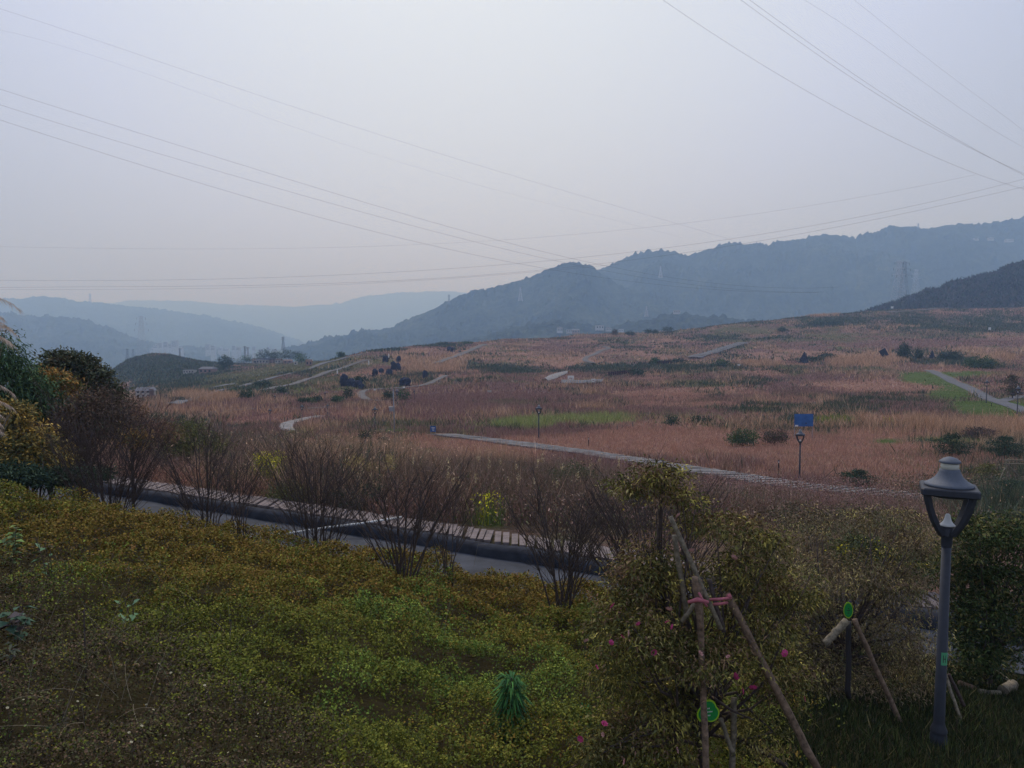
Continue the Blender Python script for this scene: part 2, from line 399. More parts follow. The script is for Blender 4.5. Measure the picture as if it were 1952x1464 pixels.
ZONES = [  # kind, x, y, rx, ry, weight
 ('tan', 1350, 772, 330, 30, .55), ('tan', 1250, 845, 260, 26, .9), ('tan', 1600, 870, 260, 55, .7), ('tan', 1000, 850, 260, 16, .8),
 ('tan', 640, 835, 110, 18, .5), ('tan', 560, 800, 160, 14, .5), ('tan', 1500, 735, 300, 10, .35), ('tan', 1700, 742, 130, 22, .6), ('tan', 880, 645, 200, 12, .2),
 ('tan', 1190, 722, 240, 6, .5), ('tan', 1080, 690, 100, 9, .6), ('tan', 820, 795, 200, 8, .45), ('tan', 1850, 700, 120, 18, .3), ('tan', 350, 940, 220, 24, .6),
 ('tan', 700, 712, 60, 8, .4), ('tan', 1150, 665, 200, 16, .2), ('tan', 1450, 690, 160, 22, .25),
 ('maroon', 950, 762, 360, 28, .9), ('maroon', 1250, 785, 180, 8, .7), ('maroon', 740, 700, 50, 10, .5), ('maroon', 560, 720, 60, 8, .5),
 ('maroon', 460, 775, 150, 20, .8), ('maroon', 1100, 880, 160, 22, .9), ('maroon', 1700, 655, 250, 12, .8), ('maroon', 1750, 780, 150, 16, .7), ('maroon', 950, 820, 240, 12, .5),
 ('maroon', 1800, 950, 100, 40, .4), ('maroon', 1500, 930, 200, 20, .5), ('maroon', 1000, 660, 180, 12, .3), ('maroon', 1400, 720, 250, 7, .5), ('maroon', 1450, 880, 60, 8, .4),
 ('brown', 1000, 950, 420, 45, .5), ('brown', 1600, 1010, 350, 60, .7), ('maroon', 900, 895, 300, 18, .55), ('tan', 900, 875, 300, 12, .5), ('maroon', 1600, 965, 200, 16, .6), ('brown', 1780, 900, 160, 30, .35), ('brown', 1500, 825, 90, 12, .6),
 ('lime', 1010, 808, 62, 12, 1.7), ('lime', 1140, 800, 80, 11, 1.6), ('lime', 930, 812, 50, 7, .9), ('lime', 600, 748, 110, 10, 1.2), ('lime', 700, 740, 50, 6, 1.0), ('lime', 1330, 800, 70, 8, .6),
 ('lawn', 1765, 722, 50, 13, 2.4), ('lawn', 1815, 745, 50, 16, 2.4), ('lawn', 1885, 780, 80, 16, 2.4), ('lawn', 1840, 712, 50, 8, 1.6), ('lawn', 1690, 842, 30, 6, 1.6), ('lawn', 1910, 740, 45, 14, 1.0),
 ('lawn', 1780, 842, 220, 11, 1.0), ('lawn', 1950, 890, 90, 20, .5), ('lawn', 1900, 815, 90, 8, 1.1), ('lawn', 420, 890, 160, 26, .8), ('lawn', 560, 950, 100, 20, .5), ('lawn', 1400, 945, 60, 7, 1.4),
 ('lawn', 730, 822, 60, 4, 1.0), ('lawn', 790, 885, 50, 12, .9), ('lawn', 1560, 960, 90, 14, .5), ('lawn', 1000, 829, 90, 4, .5),
 ('olive', 450, 725, 150, 26, 1.2), ('olive', 560, 700, 80, 12, 1.0), ('olive', 700, 730, 160, 12, .8), ('olive', 1460, 628, 120, 6, 1.2), ('olive', 1550, 645, 220, 10, .8), ('olive', 1150, 640, 100, 8, .3),
 ('olive', 680, 690, 100, 10, .8), ('olive', 350, 790, 120, 20, .6),
 ('scrub', 1000, 702, 130, 8, 1.0), ('scrub', 1280, 697, 180, 7, 1.0), ('scrub', 1620, 612, 300, 18, .65), ('scrub', 1880, 618, 220, 20, .85), ('brown', 1700, 620, 280, 20, .5), ('scrub', 1400, 645, 100, 9, 1.0),
 ('scrub', 300, 705, 130, 34, 2.2), ('scrub', 720, 725, 80, 10, .6), ('scrub', 1500, 700, 100, 8, .7), ('scrub', 1850, 690, 70, 10, .8), ('scrub', 640, 684, 40, 4, 1.2), ('scrub', 720, 668, 60, 3, 1.1), ('scrub', 820, 657, 70, 3, 1.0), ('scrub', 480, 731, 60, 5, .9), ('scrub', 560, 712, 50, 4, .8), ('scrub', 480, 745, 70, 8, .5), ('scrub', 1800, 845, 200, 12, .3),
 ('scrub', 1150, 708, 180, 5, .6), ('scrub', 850, 660, 50, 4, .6), ('scrub', 1900, 1000, 130, 60, .8), ('scrub', 700, 940, 90, 40, .8), ('scrub', 1090, 895, 50, 22, .8),
 ('rape', 1590, 803, 48, 8, 2.2), ('rape', 1695, 804, 24, 5, 1.6), ('rape', 1400, 826, 45, 10, 1.0), ('rape', 515, 915, 40, 22, 2.6), ('rape', 930, 998, 42, 14, 2.2), ('rape', 1035, 975, 42, 30, 1.3),
 ('rape', 1190, 1000, 35, 25, 1.3), ('rape', 1760, 815, 60, 8, .6),
 ('reed', 770, 688, 22, 12, 1.6), ('reed', 830, 697, 55, 12, 2.0), ('reed', 860, 685, 60, 10, 1.2), ('reed', 1640, 688, 70, 12, 2.0), ('reed', 1450, 695, 40, 6, 1.6), ('reed', 1890, 682, 50, 8, 1.4),
 ('reed', 730, 873, 60, 8, 1.3), ('reed', 1730, 622, 60, 3, 1.2), ('reed', 1550, 602, 60, 5, .9), ('reed', 390, 757, 60, 5, 1.6), ('reed', 960, 905, 120, 8, .4),
]
def kind_of(X, Y, Z, jitter=.28):
    px, py = PROJ(X, Y, Z)
    sc = np.zeros((len(KN), len(X)))
    base = dict(tan=.42, maroon=.48, brown=.30, olive=.26, scrub=.10, lawn=-.15, lime=-.5, rape=-.95, reed=.02)
    for i, k in enumerate(KN):
        sc[i] = base[k] + 2.1 * (fbm(X * .075 + 31 * i, Y * .05 + 7 * i, 4) - .5) + .8 * (fbm(X * .6 + 31 * i, Y * .6, 2) - .5) + .8 * (fbm(X * .2 + 11 * i, Y * .2 + 3 * i, 2) - .5)
    for k, x, y, rx, ry, wt in ZONES:
        q = ((px - x) / rx) ** 2 + ((py - y) / ry) ** 2
        sc[KN.index(k)] += wt * np.exp(-q ** 1.5)
    sc += RNG.normal(size=sc.shape) * jitter
    return np.argmax(sc, 0)

# ------------------------------------------------------------------ ground
def build_ground():
    ya = np.arange(-14, 30, .16)
    yb = 30 * np.exp(np.arange(1, 500) * .0122)
    Yr = np.concatenate([ya, yb])
    s = np.linspace(-1.22, 1.22, 620)
    X = s[None, :] * (Yr[:, None] + 44) ; Y = np.repeat(Yr[:, None], len(s), 1)
    Xf = X.ravel(); Yf = Y.ravel(); Z = H(Xf, Yf)
    k = kind_of(Xf, Yf, Z, .12)
    mean = np.array([np.average(np.array([q[:3] for q in KINDS[n]['c']]), axis=0, weights=[q[3] for q in KINDS[n]['c']]) for n in KN])
    c = mean[k]
    c = c * .85
    d = (Yf - lane_line(Xf)) / 1.1545
    nearm = (d < .5)
    c[nearm] = (.060, .048, .022)
    c[(d > .5) & (Yf < 60)] *= .75
    farm = Yf > 700
    c[farm] = (.06, .065, .045)
    # soften per-vertex speckle
    cc = c.reshape(len(Yr), len(s), 3)
    cc[1:-1, 1:-1] = (cc[1:-1, 1:-1] * 2 + cc[:-2, 1:-1] + cc[2:, 1:-1] + cc[1:-1, :-2] + cc[1:-1, 2:]) / 6
    c = cc.reshape(-1, 3)
    n, m = len(Yr), len(s)
    idx = np.arange(n * m).reshape(n, m)
    Fq = np.stack([idx[:-1, :-1], idx[:-1, 1:], idx[1:, 1:], idx[1:, :-1]], -1).reshape(-1, 4)
    o = np_obj('ground', np.stack([Xf, Yf, Z], 1), Fq, M['ground'], tint=c, smooth=True)
    tag(o, kind='structure')
build_ground()

# ------------------------------------------------------------------ hills and mountains
def ridge(name, sil, D, base_z, front=.3, back=.25, cols=700, rows=90, rough=.22, treeh=6, tint=(.045, .055, .035), seed=0, xr=None):
    sx = np.array([p[0] for p in sil], float); sy = np.array([p[1] for p in sil], float)
    x0, x1 = xr or (sx[0], sx[-1])
    px = np.linspace(x0, x1, cols)
    yy = np.interp(px, sx, sy)
    u = uof(px, yy); zt = tanel(yy) * D
    t = np.concatenate([np.linspace(0, 1, rows) ** .85, 1 + np.linspace(0, 1, 24)[1:]])
    U, T = np.meshgrid(u, t)
    Zt = np.repeat(zt[None], len(t), 0)
    Yd = np.where(T <= 1, D * (1 - front * (1 - T)), D * (1 + back * (T - 1)))
    prof = np.where(T <= 1, T ** 1.15, 1 - sstep(1, 2, T))
    Xw = U * Yd
    q = D / 2200.0
    rn = 1 - np.abs(2 * fbm(Xw / (420 * q) + seed + .6 * fbm(Yd / (300 * q), Xw / (300 * q), 2), Yd / (1100 * q) + seed, 4) - 1)
    amp = rough * np.sin(np.pi * np.clip(T, 0, 1)) * np.maximum(Zt - base_z, 0)
    Z = base_z + (Zt - base_z) * prof + amp * (rn - .62) * 1.6
    tn = fbm(Xw / 9.0 + 5 * seed, Yd / 9.0, 2) ** 1.5 * vnoise(Xw / 40, Yd / 40 + seed)
    Z = Z + treeh * 3.0 * tn * np.clip(T * 3, 0, 1)
    V = np.stack([Xw, Yd, Z], -1).reshape(-1, 3)
    n, m = len(t), cols
    idx = np.arange(n * m).reshape(n, m)
    Fq = np.stack([idx[:-1, :-1], idx[:-1, 1:], idx[1:, 1:], idx[1:, :-1]], -1).reshape(-1, 4)
    base = np.array(tint)[None]
    g = (.6 * fbm(V[:, 0] / (90 * q), V[:, 1] / (90 * q), 4) + .4 * fbm(V[:, 0] / 14, V[:, 1] / 14 + 5, 2))[:, None]
    c = base * (.1 + 1.9 * g) + np.array([[.03, .02, .012]]) * np.clip(g - .55, 0, 1) * 3
    o = np_obj(name, V, Fq, M['hill'], tint=c, smooth=True)
    tag(o, kind='structure')
    return o
ridge('farthest_hills', [(-300, 590), (100, 585), (200, 580), (260, 573), (350, 575), (450, 582), (560, 586), (650, 579), (690, 566), (760, 559), (850, 556), (900, 560), (1100, 570), (1300, 580)], 7500, -75, rough=.12, treeh=10, cols=800, seed=4)
ridge('left_mountain', [(-700, 560), (-300, 560), (0, 571), (40, 571), (65, 566), (110, 568), (140, 575), (200, 580), (300, 590), (400, 605), (480, 622), (540, 640), (580, 656), (640, 672)], 4300, -75, rough=.2, treeh=9, cols=900, seed=1)
ridge('left_wooded_hill', [(-700, 590), (-200, 590), (0, 600), (60, 605), (120, 607), (170, 614), (215, 632), (260, 650), (330, 664), (400, 668), (460, 676), (540, 690)], 2500, -75, rough=.2, treeh=9, cols=900, seed=2)
ridge('right_mountain', [(980, 600), (1050, 560), (1130, 522), (1145, 515), (1190, 496), (1215, 487), (1250, 482), (1275, 483), (1310, 489), (1350, 477), (1400, 466), (1440, 467), (1462, 473), (1490, 461), (1540, 456), (1570, 448), (1600, 450), (1632, 459), (1660, 448), (1700, 436), (1725, 432), (1755, 439), (1770, 437), (1800, 430), (1830, 429), (1860, 431), (1890, 427), (1925, 425), (1952, 416), (2100, 395), (2500, 380)], 2350, -60, rough=.30, treeh=9, cols=1300, rows=120, seed=3)
ridge('middle_mountain', [(540, 672), (600, 656), (625, 648), (670, 640), (700, 632), (740, 630), (770, 615), (800, 602), (850, 578), (880, 566), (905, 557), (930, 556), (960, 546), (1010, 532), (1040, 516), (1075, 504), (1100, 504), (1125, 512), (1145, 528), (1180, 548), (1230, 560), (1290, 580), (1350, 598), (1430, 618), (1520, 640)], 1950, -60, rough=.26, treeh=8, cols=1200, rows=120, seed=6)
ridge('foothill', [(880, 660), (940, 640), (1000, 626), (1050, 618), (1090, 622), (1150, 628), (1200, 622), (1260, 606), (1310, 600), (1380, 612), (1450, 622), (1600, 625), (1800, 620), (2100, 600)], 1300, -50, front=.25, rough=.2, treeh=7, cols=900, seed=7)
ridge('scrub_hill', [(1560, 640), (1640, 600), (1680, 586), (1720, 572), (1750, 563), (1790, 556), (1840, 540), (1870, 528), (1900, 522), (1925, 508), (1952, 500), (2050, 470), (2400, 420)], 640, -20, front=.24, rough=.07, treeh=3.0, cols=900, rows=90, tint=(.055, .05, .042), seed=8)
print('terrain done')

# ------------------------------------------------------------------ lane, kerb, slabs, paths
def lane_pt(X, off, z):
    """point on the lane line shifted off metres away from the camera, square to the lane"""
    n = Vector((0.4998, 0.8662, 0))
    return Vector((X, lane_line(X), 0)) + n * off + Vector((0, 0, z))
def strip_quad(name, m, pts_a, pts_b, kind='structure'):
    V = []
    for a, b in zip(pts_a, pts_b): V += [a, b]
    Fq = [(2 * i, 2 * i + 1, 2 * i + 3, 2 * i + 2) for i in range(len(pts_a) - 1)]
    o = np_obj(name, np.array([tuple(v) for v in V]), np.array(Fq), m, smooth=True)
    tag(o, kind=kind); return o
xs = np.linspace(-70, 60, 260)
strip_quad('lane', M['asphalt'], [lane_pt(x, -4.2 + 2.3 * float(sstep(3.0, 6.5, np.array(x))), -5.97) for x in xs], [lane_pt(x, -.02, -5.97) for x in xs])
mb = MB()
prof = [(-.32, -5.98), (-.27, -5.76), (-.16, -5.67), (.10, -5.67), (.16, -5.75), (.16, -5.98)]
for i in range(len(xs) - 1):
    base = len(mb.v)
    for x in (xs[i], xs[i + 1]):
        wv = .03 * math.sin(x * 1.7) + .02 * math.sin(x * 4.1)
        mb.v += [tuple(lane_pt(x, o + wv, z + .02 * math.sin(x * 2.3 + o * 4))) for o, z in prof]
    k = len(prof)
    mb.f += [(base + j, base + k + j, base + k + j + 1, base + j + 1) for j in range(k - 1)]
tag(mb.build('kerb', M['kerb'], smooth=True), kind='structure')
mb = MB()
rr = random.Random(5)
s = -60.0
lane_dir = Vector((0.8662, -0.4998, 0)); lane_nrm = Vector((.4998, .8662, 0))
while s < 60:
    wdt = rr.uniform(.17, .24)
    c = lane_pt(0, 0, 0) + lane_dir * s + lane_nrm * (.80 + rr.uniform(-.05, .05))
    R = Matrix.Rotation(math.atan2(-.4998, .8662) + rad(28) + rr.uniform(-.04, .04), 3, 'Z') @ Matrix.Rotation(rr.uniform(-.03, .03), 3, 'Y')
    mb.box((c.x, c.y, -5.70 + rr.uniform(-.015, .015)), (wdt * .9, 1.2, .08), M4=R)
    s += wdt * 1.38
tag(mb.build('slab_walk', M['slab']), kind='structure')

def px_poly(pts, n=40):
    """pixels on the ground -> smooth ground polyline"""
    W = [P(*p) for p in pts]
    out = []
    for i in range(len(W) - 1):
        a = W[max(i - 1, 0)]; b = W[i]; c = W[i + 1]; d = W[min(i + 2, len(W) - 1)]
        for k in range(n):
            t = k / n
            out.append(.5 * ((2 * b) + (c - a) * t + (2 * a - 5 * b + 4 * c - d) * t * t + (3 * b - a - 3 * c + d) * t ** 3))
    out.append(W[-1])
    return out
ROADS = []
def road(name, pts, width, m, lift=.05, n=30, label=None):
    c = px_poly(pts, n); A = []; B = []
    for i, p in enumerate(c):
        d = c[min(i + 1, len(c) - 1)] - c[max(i - 1, 0)]; d.z = 0
        if d.length < 1e-6: d = Vector((1, 0, 0))
        d.normalize(); nn = Vector((-d.y, d.x, 0)) * width / 2
        for L_, q in ((A, p - nn), (B, p + nn)):
            L_.append(Vector((q.x, q.y, Hs(q.x, q.y) + lift)))
    ROADS.append((np.array([(p.x, p.y) for p in c]), width))
    V = []; Fq = []
    rows = 5
    for i in range(len(A)):
        for j in range(rows):
            q = A[i].lerp(B[i], j / (rows - 1)); V.append((q.x, q.y, Hs(q.x, q.y) + lift))
    for i in range(len(A) - 1):
        for j in range(rows - 1):
            Fq.append((i * rows + j, i * rows + j + 1, (i + 1) * rows + j + 1, (i + 1) * rows + j))
    o = np_obj(name, np.array(V), np.array(Fq), m, smooth=True)
    tag(o, kind='structure'); return o
# plank path across the field: crosswise slabs
c = px_poly([(840, 829), (890, 835), (960, 844), (1050, 856), (1130, 867), (1200, 878), (1330, 899), (1450, 918), (1540, 931), (1620, 938), (1700, 945), (1800, 957)], 60)
mb = MB(); acc = 0; rr = random.Random(9); PATHC = c
for i in range(1, len(c)):
    d = c[i] - c[i - 1]; acc += d.length
    if acc > .72:
        acc = 0; d.z = 0; d.normalize(); a = math.atan2(d.y, d.x)
        fx, _ = PROJ(c[i].x, c[i].y, c[i].z)
        nn = Vector((-d.y, d.x, 0)); pts8 = []
        for sd_, sk in ((-1.02, -.85), (1.02, .85)):
            for al in (-.23, .23):
                q = c[i] + nn * (sd_ + rr.uniform(-.05, .05)) + d * (sk * .9 + al)
                pts8 += [Vector((q.x, q.y, Hs(q.x, q.y) + .07)), Vector((q.x, q.y, Hs(q.x, q.y) + .15 + rr.uniform(-.01, .01)))]
        mb.add(pts8, [(1, 3, 7, 5), (0, 4, 6, 2), (0, 2, 3, 1), (4, 5, 7, 6), (0, 1, 5, 4), (2, 6, 7, 3)])
ROADS.append((np.array([(p.x, p.y) for p in c]), 2.6))
road('path_bed', [(840, 829), (890, 835), (960, 844), (1050, 856), (1130, 867), (1200, 878), (1330, 899), (1450, 918), (1540, 931), (1620, 938), (1700, 945), (1800, 957)], 2.1, mat('dark path bed', (.05, .04, .032), rough=1), .07)
tag(mb.build('plank_path', M['slab2']), kind='structure')
road('curved_path', [(552, 822), (545, 812), (560, 804), (590, 797), (615, 793)], 1.4, M['slab2'], .06)
road('lane_left', [(330, 772), (350, 766), (400, 753), (450, 740), (500, 727), (560, 711), (600, 700), (650, 685), (690, 675)], 2.4, M['road'], .22)
road('field_road', [(500, 745), (540, 737), (580, 726), (610, 716), (640, 706), (670, 696), (700, 687)], 2.2, M['roadd'], .22)
road('left_lawn_path', [(390, 787), (460, 782), (520, 778), (575, 779), (640, 776)], 1.6, M['road'], .08)
road('loop_path', [(730, 765), (700, 762), (688, 752), (700, 744), (750, 741), (800, 736), (830, 726), (850, 716)], 1.5, M['roadd'], .12)
road('curved_track', [(1130, 693), (1116, 688), (1120, 681), (1140, 673), (1160, 665), (1150, 661)], 2.0, M['roadd'], .25)
road('right_path', [(2000, 800), (1952, 783), (1900, 765), (1850, 742), (1810, 724), (1785, 712), (1770, 706)], 2.3, M['road'], .08)
road('right_side_path', [(1952, 755), (1930, 760), (1905, 766)], 2.0, M['road'], .09)
road('grey_track', [(830, 694), (860, 683), (885, 674), (905, 665), (925, 657)], 2.4, M['roadd'], .3)
road('valley_road', [(250, 757), (300, 750), (350, 745), (400, 741), (440, 733)], 3.0, M['road'], .25)
road('crest_road', [(1690, 596), (1760, 592), (1850, 588), (1952, 586), (2100, 583)], 3.0, M['roadd'], .5)
# two pale strips of covered ground
def panel_strip(name, a, b, wd, n, label):
    A = P(*a); B = P(*b); e = empty(name, A); tag(e, label, 'ground cover sheet')
    d = (B - A); L_ = d.length; d.normalize(); ang = math.atan2(d.y, d.x)
    nn = Vector((-math.sin(ang), math.cos(ang), 0))
    for i in range(n):
        mb = MB(); vs = []; fs = []
        for t in (i / n, (i + .86) / n):
            for j in range(7):
                q = A + d * (t * L_) + nn * (wd * (j / 6 - .5))
                vs.append(Vector((q.x - A.x, q.y - A.y, Hs(q.x, q.y) + .45 + .3 * math.sin(j / 6 * math.pi) - A.z)))
        fs = [(j, j + 1, 8 + j, 7 + j) for j in range(6)]
        mb.add(vs, fs); mb.build('sheet', M['road'], e, smooth=True)
    return e
panel_strip('sheeted_strip', (1322, 684), (1416, 655), 5.5, 14, 'long pale grey sheeted strip climbing the middle of the far field')

# ------------------------------------------------------------------ field cover (nobody could count it)
def on_road(X, Y):
    m = np.zeros(len(X), bool)
    for pl, wd in ROADS:
        pl = pl[::3]
        x0, y0 = pl.min(0) - wd; x1, y1 = pl.max(0) + wd
        s = np.nonzero((X > x0) & (X < x1) & (Y > y0) & (Y < y1))[0]
        if not len(s): continue
        d2 = ((X[s, None] - pl[None, :, 0]) ** 2 + (Y[s, None] - pl[None, :, 1]) ** 2).min(1)
        m[s[d2 < (wd * .56 + np.maximum(Y[s] - 90, 0) * .006) ** 2]] = True
    return m
def scatter_fan(y0, y1, n, umax=.74):
    Y = np.sqrt(RNG.random(n) * (y1 ** 2 - y0 ** 2) + y0 ** 2)
    X = (RNG.random(n) * 2 - 1) * umax * Y
    return X, Y
store = {k: [[], [], []] for k in ('dry_grass', 'field_weeds', 'scrub', 'reeds', 'yellow_flowers', 'green_grass')}
DEST = dict(tan='dry_grass', maroon='field_weeds', brown='field_weeds', lime='reeds', lawn='green_grass', olive='green_grass', scrub='scrub', rape='yellow_flowers', reed='reeds')
def put(dest, V, Fq, c):
    s = store[dest]; off = sum(len(v) for v in s[0])
    s[0].append(V); s[1].append(Fq + off); s[2].append(c)
for (y0, y1, n, hs_, ws_) in ((24, 46, 200000, 1.0, .45), (46, 80, 380000, .75, .6), (80, 140, 360000, .7, 1.1), (140, 240, 260000, .75, 2.2), (240, 500, 260000, .8, 4.6)):
    X, Y = scatter_fan(y0, y1, n)
    d = (Y - lane_line(X)) / 1.1545
    ok = (d > 1.9)
    X, Y = X[ok], Y[ok]
    r = on_road(X, Y); X, Y = X[~r], Y[~r]
    Z = H(X, Y)
    k = kind_of(X, Y, Z)
    patch = fbm(X * .35, Y * .35, 3)
    for i, nme in enumerate(KN):
        s_ = np.nonzero(k == i)[0]
        if not len(s_): continue
        K = KINDS[nme]
        hh = K['h'] * hs_ * (.45 + .9 * patch[s_]) * (.6 + .8 * RNG.random(len(s_)))
        hh *= np.where((X[s_] > 7) & (Y[s_] > 33) & (Y[s_] < 47), .4, 1)
        if y1 <= 46 and nme in ('maroon', 'brown', 'tan', 'scrub'): hh *= 1.5
        ww = np.full(len(s_), K['w'] * ws_) * (.6 + .8 * RNG.random(len(s_)))
        B = np.stack([X[s_], Y[s_], Z[s_] - .02], 1)
        up = np.zeros_like(B)
        V, Fq = blades_geo(B, hh, ww, .55)
        put(DEST[nme], V, Fq, np.repeat(pal(K['c'], len(s_)), 3, 0))
# leafy middles on tall plants near the slab walk
X, Y = scatter_fan(22, 46, 150000)
d = (Y - lane_line(X)) / 1.1545
ok = d > 1.9; X, Y = X[ok], Y[ok]; Z = H(X, Y)
k = kind_of(X, Y, Z)
patch = fbm(X * .35, Y * .35, 3)
for i, nme in enumerate(KN):
    s_ = np.nonzero(k == i)[0]
    if not len(s_): continue
    K = KINDS[nme]
    hh = K['h'] * 1.3 * (.45 + .9 * patch[s_]) * RNG.random(len(s_)) ** .6
    C = np.stack([X[s_], Y[s_], Z[s_] + hh], 1)
    V, Fq = leaf_geo(C, rdirs(len(s_)) + np.array([0, 0, .4]), rdirs(len(s_)), .07 + .10 * RNG.random(len(s_)), .03 + .03 * RNG.random(len(s_)))
    V2 = np.concatenate([V.reshape(-1, 4, 3)[:, :3], V.reshape(-1, 4, 3)[:, [0, 2, 3]]], 1).reshape(-1, 3)
    Fq2 = np.arange(len(V2)).reshape(-1, 3)
    put(DEST[nme], V2, Fq2, np.repeat(pal([(.55, .47, .02, 3), (.20, .22, .05, 1)] if nme == 'rape' else K['c'], len(s_)), 6, 0))
# pale seed heads and yellow sprigs standing above the weeds by the slab walk
for nn_, x0, x1, y0_, y1_, cols_, dens, asp in ((80, 640, 1260, 875, 960, [(.42, .33, .20, 2), (.36, .27, .13, 1)], 26, 1.0), (26, 660, 760, 870, 900, [(.34, .27, .10, 1), (.30, .20, .10, 1)], 60, 1.6), (40, 1000, 1240, 940, 1010, [(.42, .36, .04, 1), (.20, .22, .05, 1)], 30, 1.6), (30, 1560, 1780, 1050, 1090, [(.42, .34, .03, 1)], 26, 1.6), (22, 960, 1160, 960, 1010, [(.40, .34, .24, 1)], 10, 1.2)):
    for _ in range(nn_):
        Yq_ = RNG.uniform(24, 36) if x0 < 1500 else RNG.uniform(19, 26); c_ = AT(RNG.uniform(x0, x1), RNG.uniform(y0_, y1_), Yq_)
        zg = Hs(c_.x, c_.y)
        if c_.z < zg + .3 or c_.z > zg + 2.1 or (c_.y - lane_line(c_.x)) / 1.1545 < 1.8: continue
        n_ = dens; C = np.array(c_) + RNG.normal(size=(n_, 3)) * np.array([.03 * asp ** 2, .03 * asp ** 2, .10])
        V, Fq = blades_geo(C, .03 + .05 * RNG.random(n_), .03 + .02 * RNG.random(n_), .8)
        put('yellow_flowers' if cols_[0][2] < .1 else 'reeds', V, Fq, np.repeat(pal(cols_, n_), 3, 0))
        V, Fq = blades_geo(np.array([[c_.x, c_.y, zg]]), np.array([c_.z - zg]), np.array([.02]), .02)
        put('reeds', V, Fq, np.repeat(pal([(.16, .13, .07)], 1), 3, 0))
for _ in range(260):
    Xv = RNG.uniform(-9, 4.5); Yv = lane_line(Xv) - RNG.uniform(4.6, 5.8); zv = Hs(Xv, Yv); n_ = 5; hv = RNG.uniform(.15, .5)
    C = np.array([Xv, Yv, zv + hv]) + RNG.normal(size=(n_, 3)) * .035
    V, Fq = blades_geo(C, np.full(n_, .035), np.full(n_, .03), .8); put('yellow_flowers', V, Fq, np.repeat(pal([(.42, .40, .22, 2), (.40, .32, .06, 1)], n_), 3, 0))
    V, Fq = blades_geo(np.tile([[Xv, Yv, zv]], (3, 1)), np.full(3, hv), np.full(3, .014), .2); put('green_grass', V, Fq, np.repeat(pal([(.10, .12, .05)], 3), 3, 0))
for k_, (v, f, c_) in store.items():
    if not v: continue
    o = np_obj(k_, np.concatenate(v), np.concatenate(f), M['blade'], tint=np.concatenate(c_))
    tag(o, {'dry_grass': 'dry tan orange grass across the plain', 'field_weeds': 'withered maroon and brown weeds across the plain', 'scrub': 'dark green scrub on the rises',
            'reeds': 'pale reeds in patches on the plain', 'yellow_flowers': 'yellow flowering rape patches among the weeds', 'green_grass': 'green and olive grass beside the paths'}[k_], k_.replace('_', ' '), kind='stuff')
print('field done')

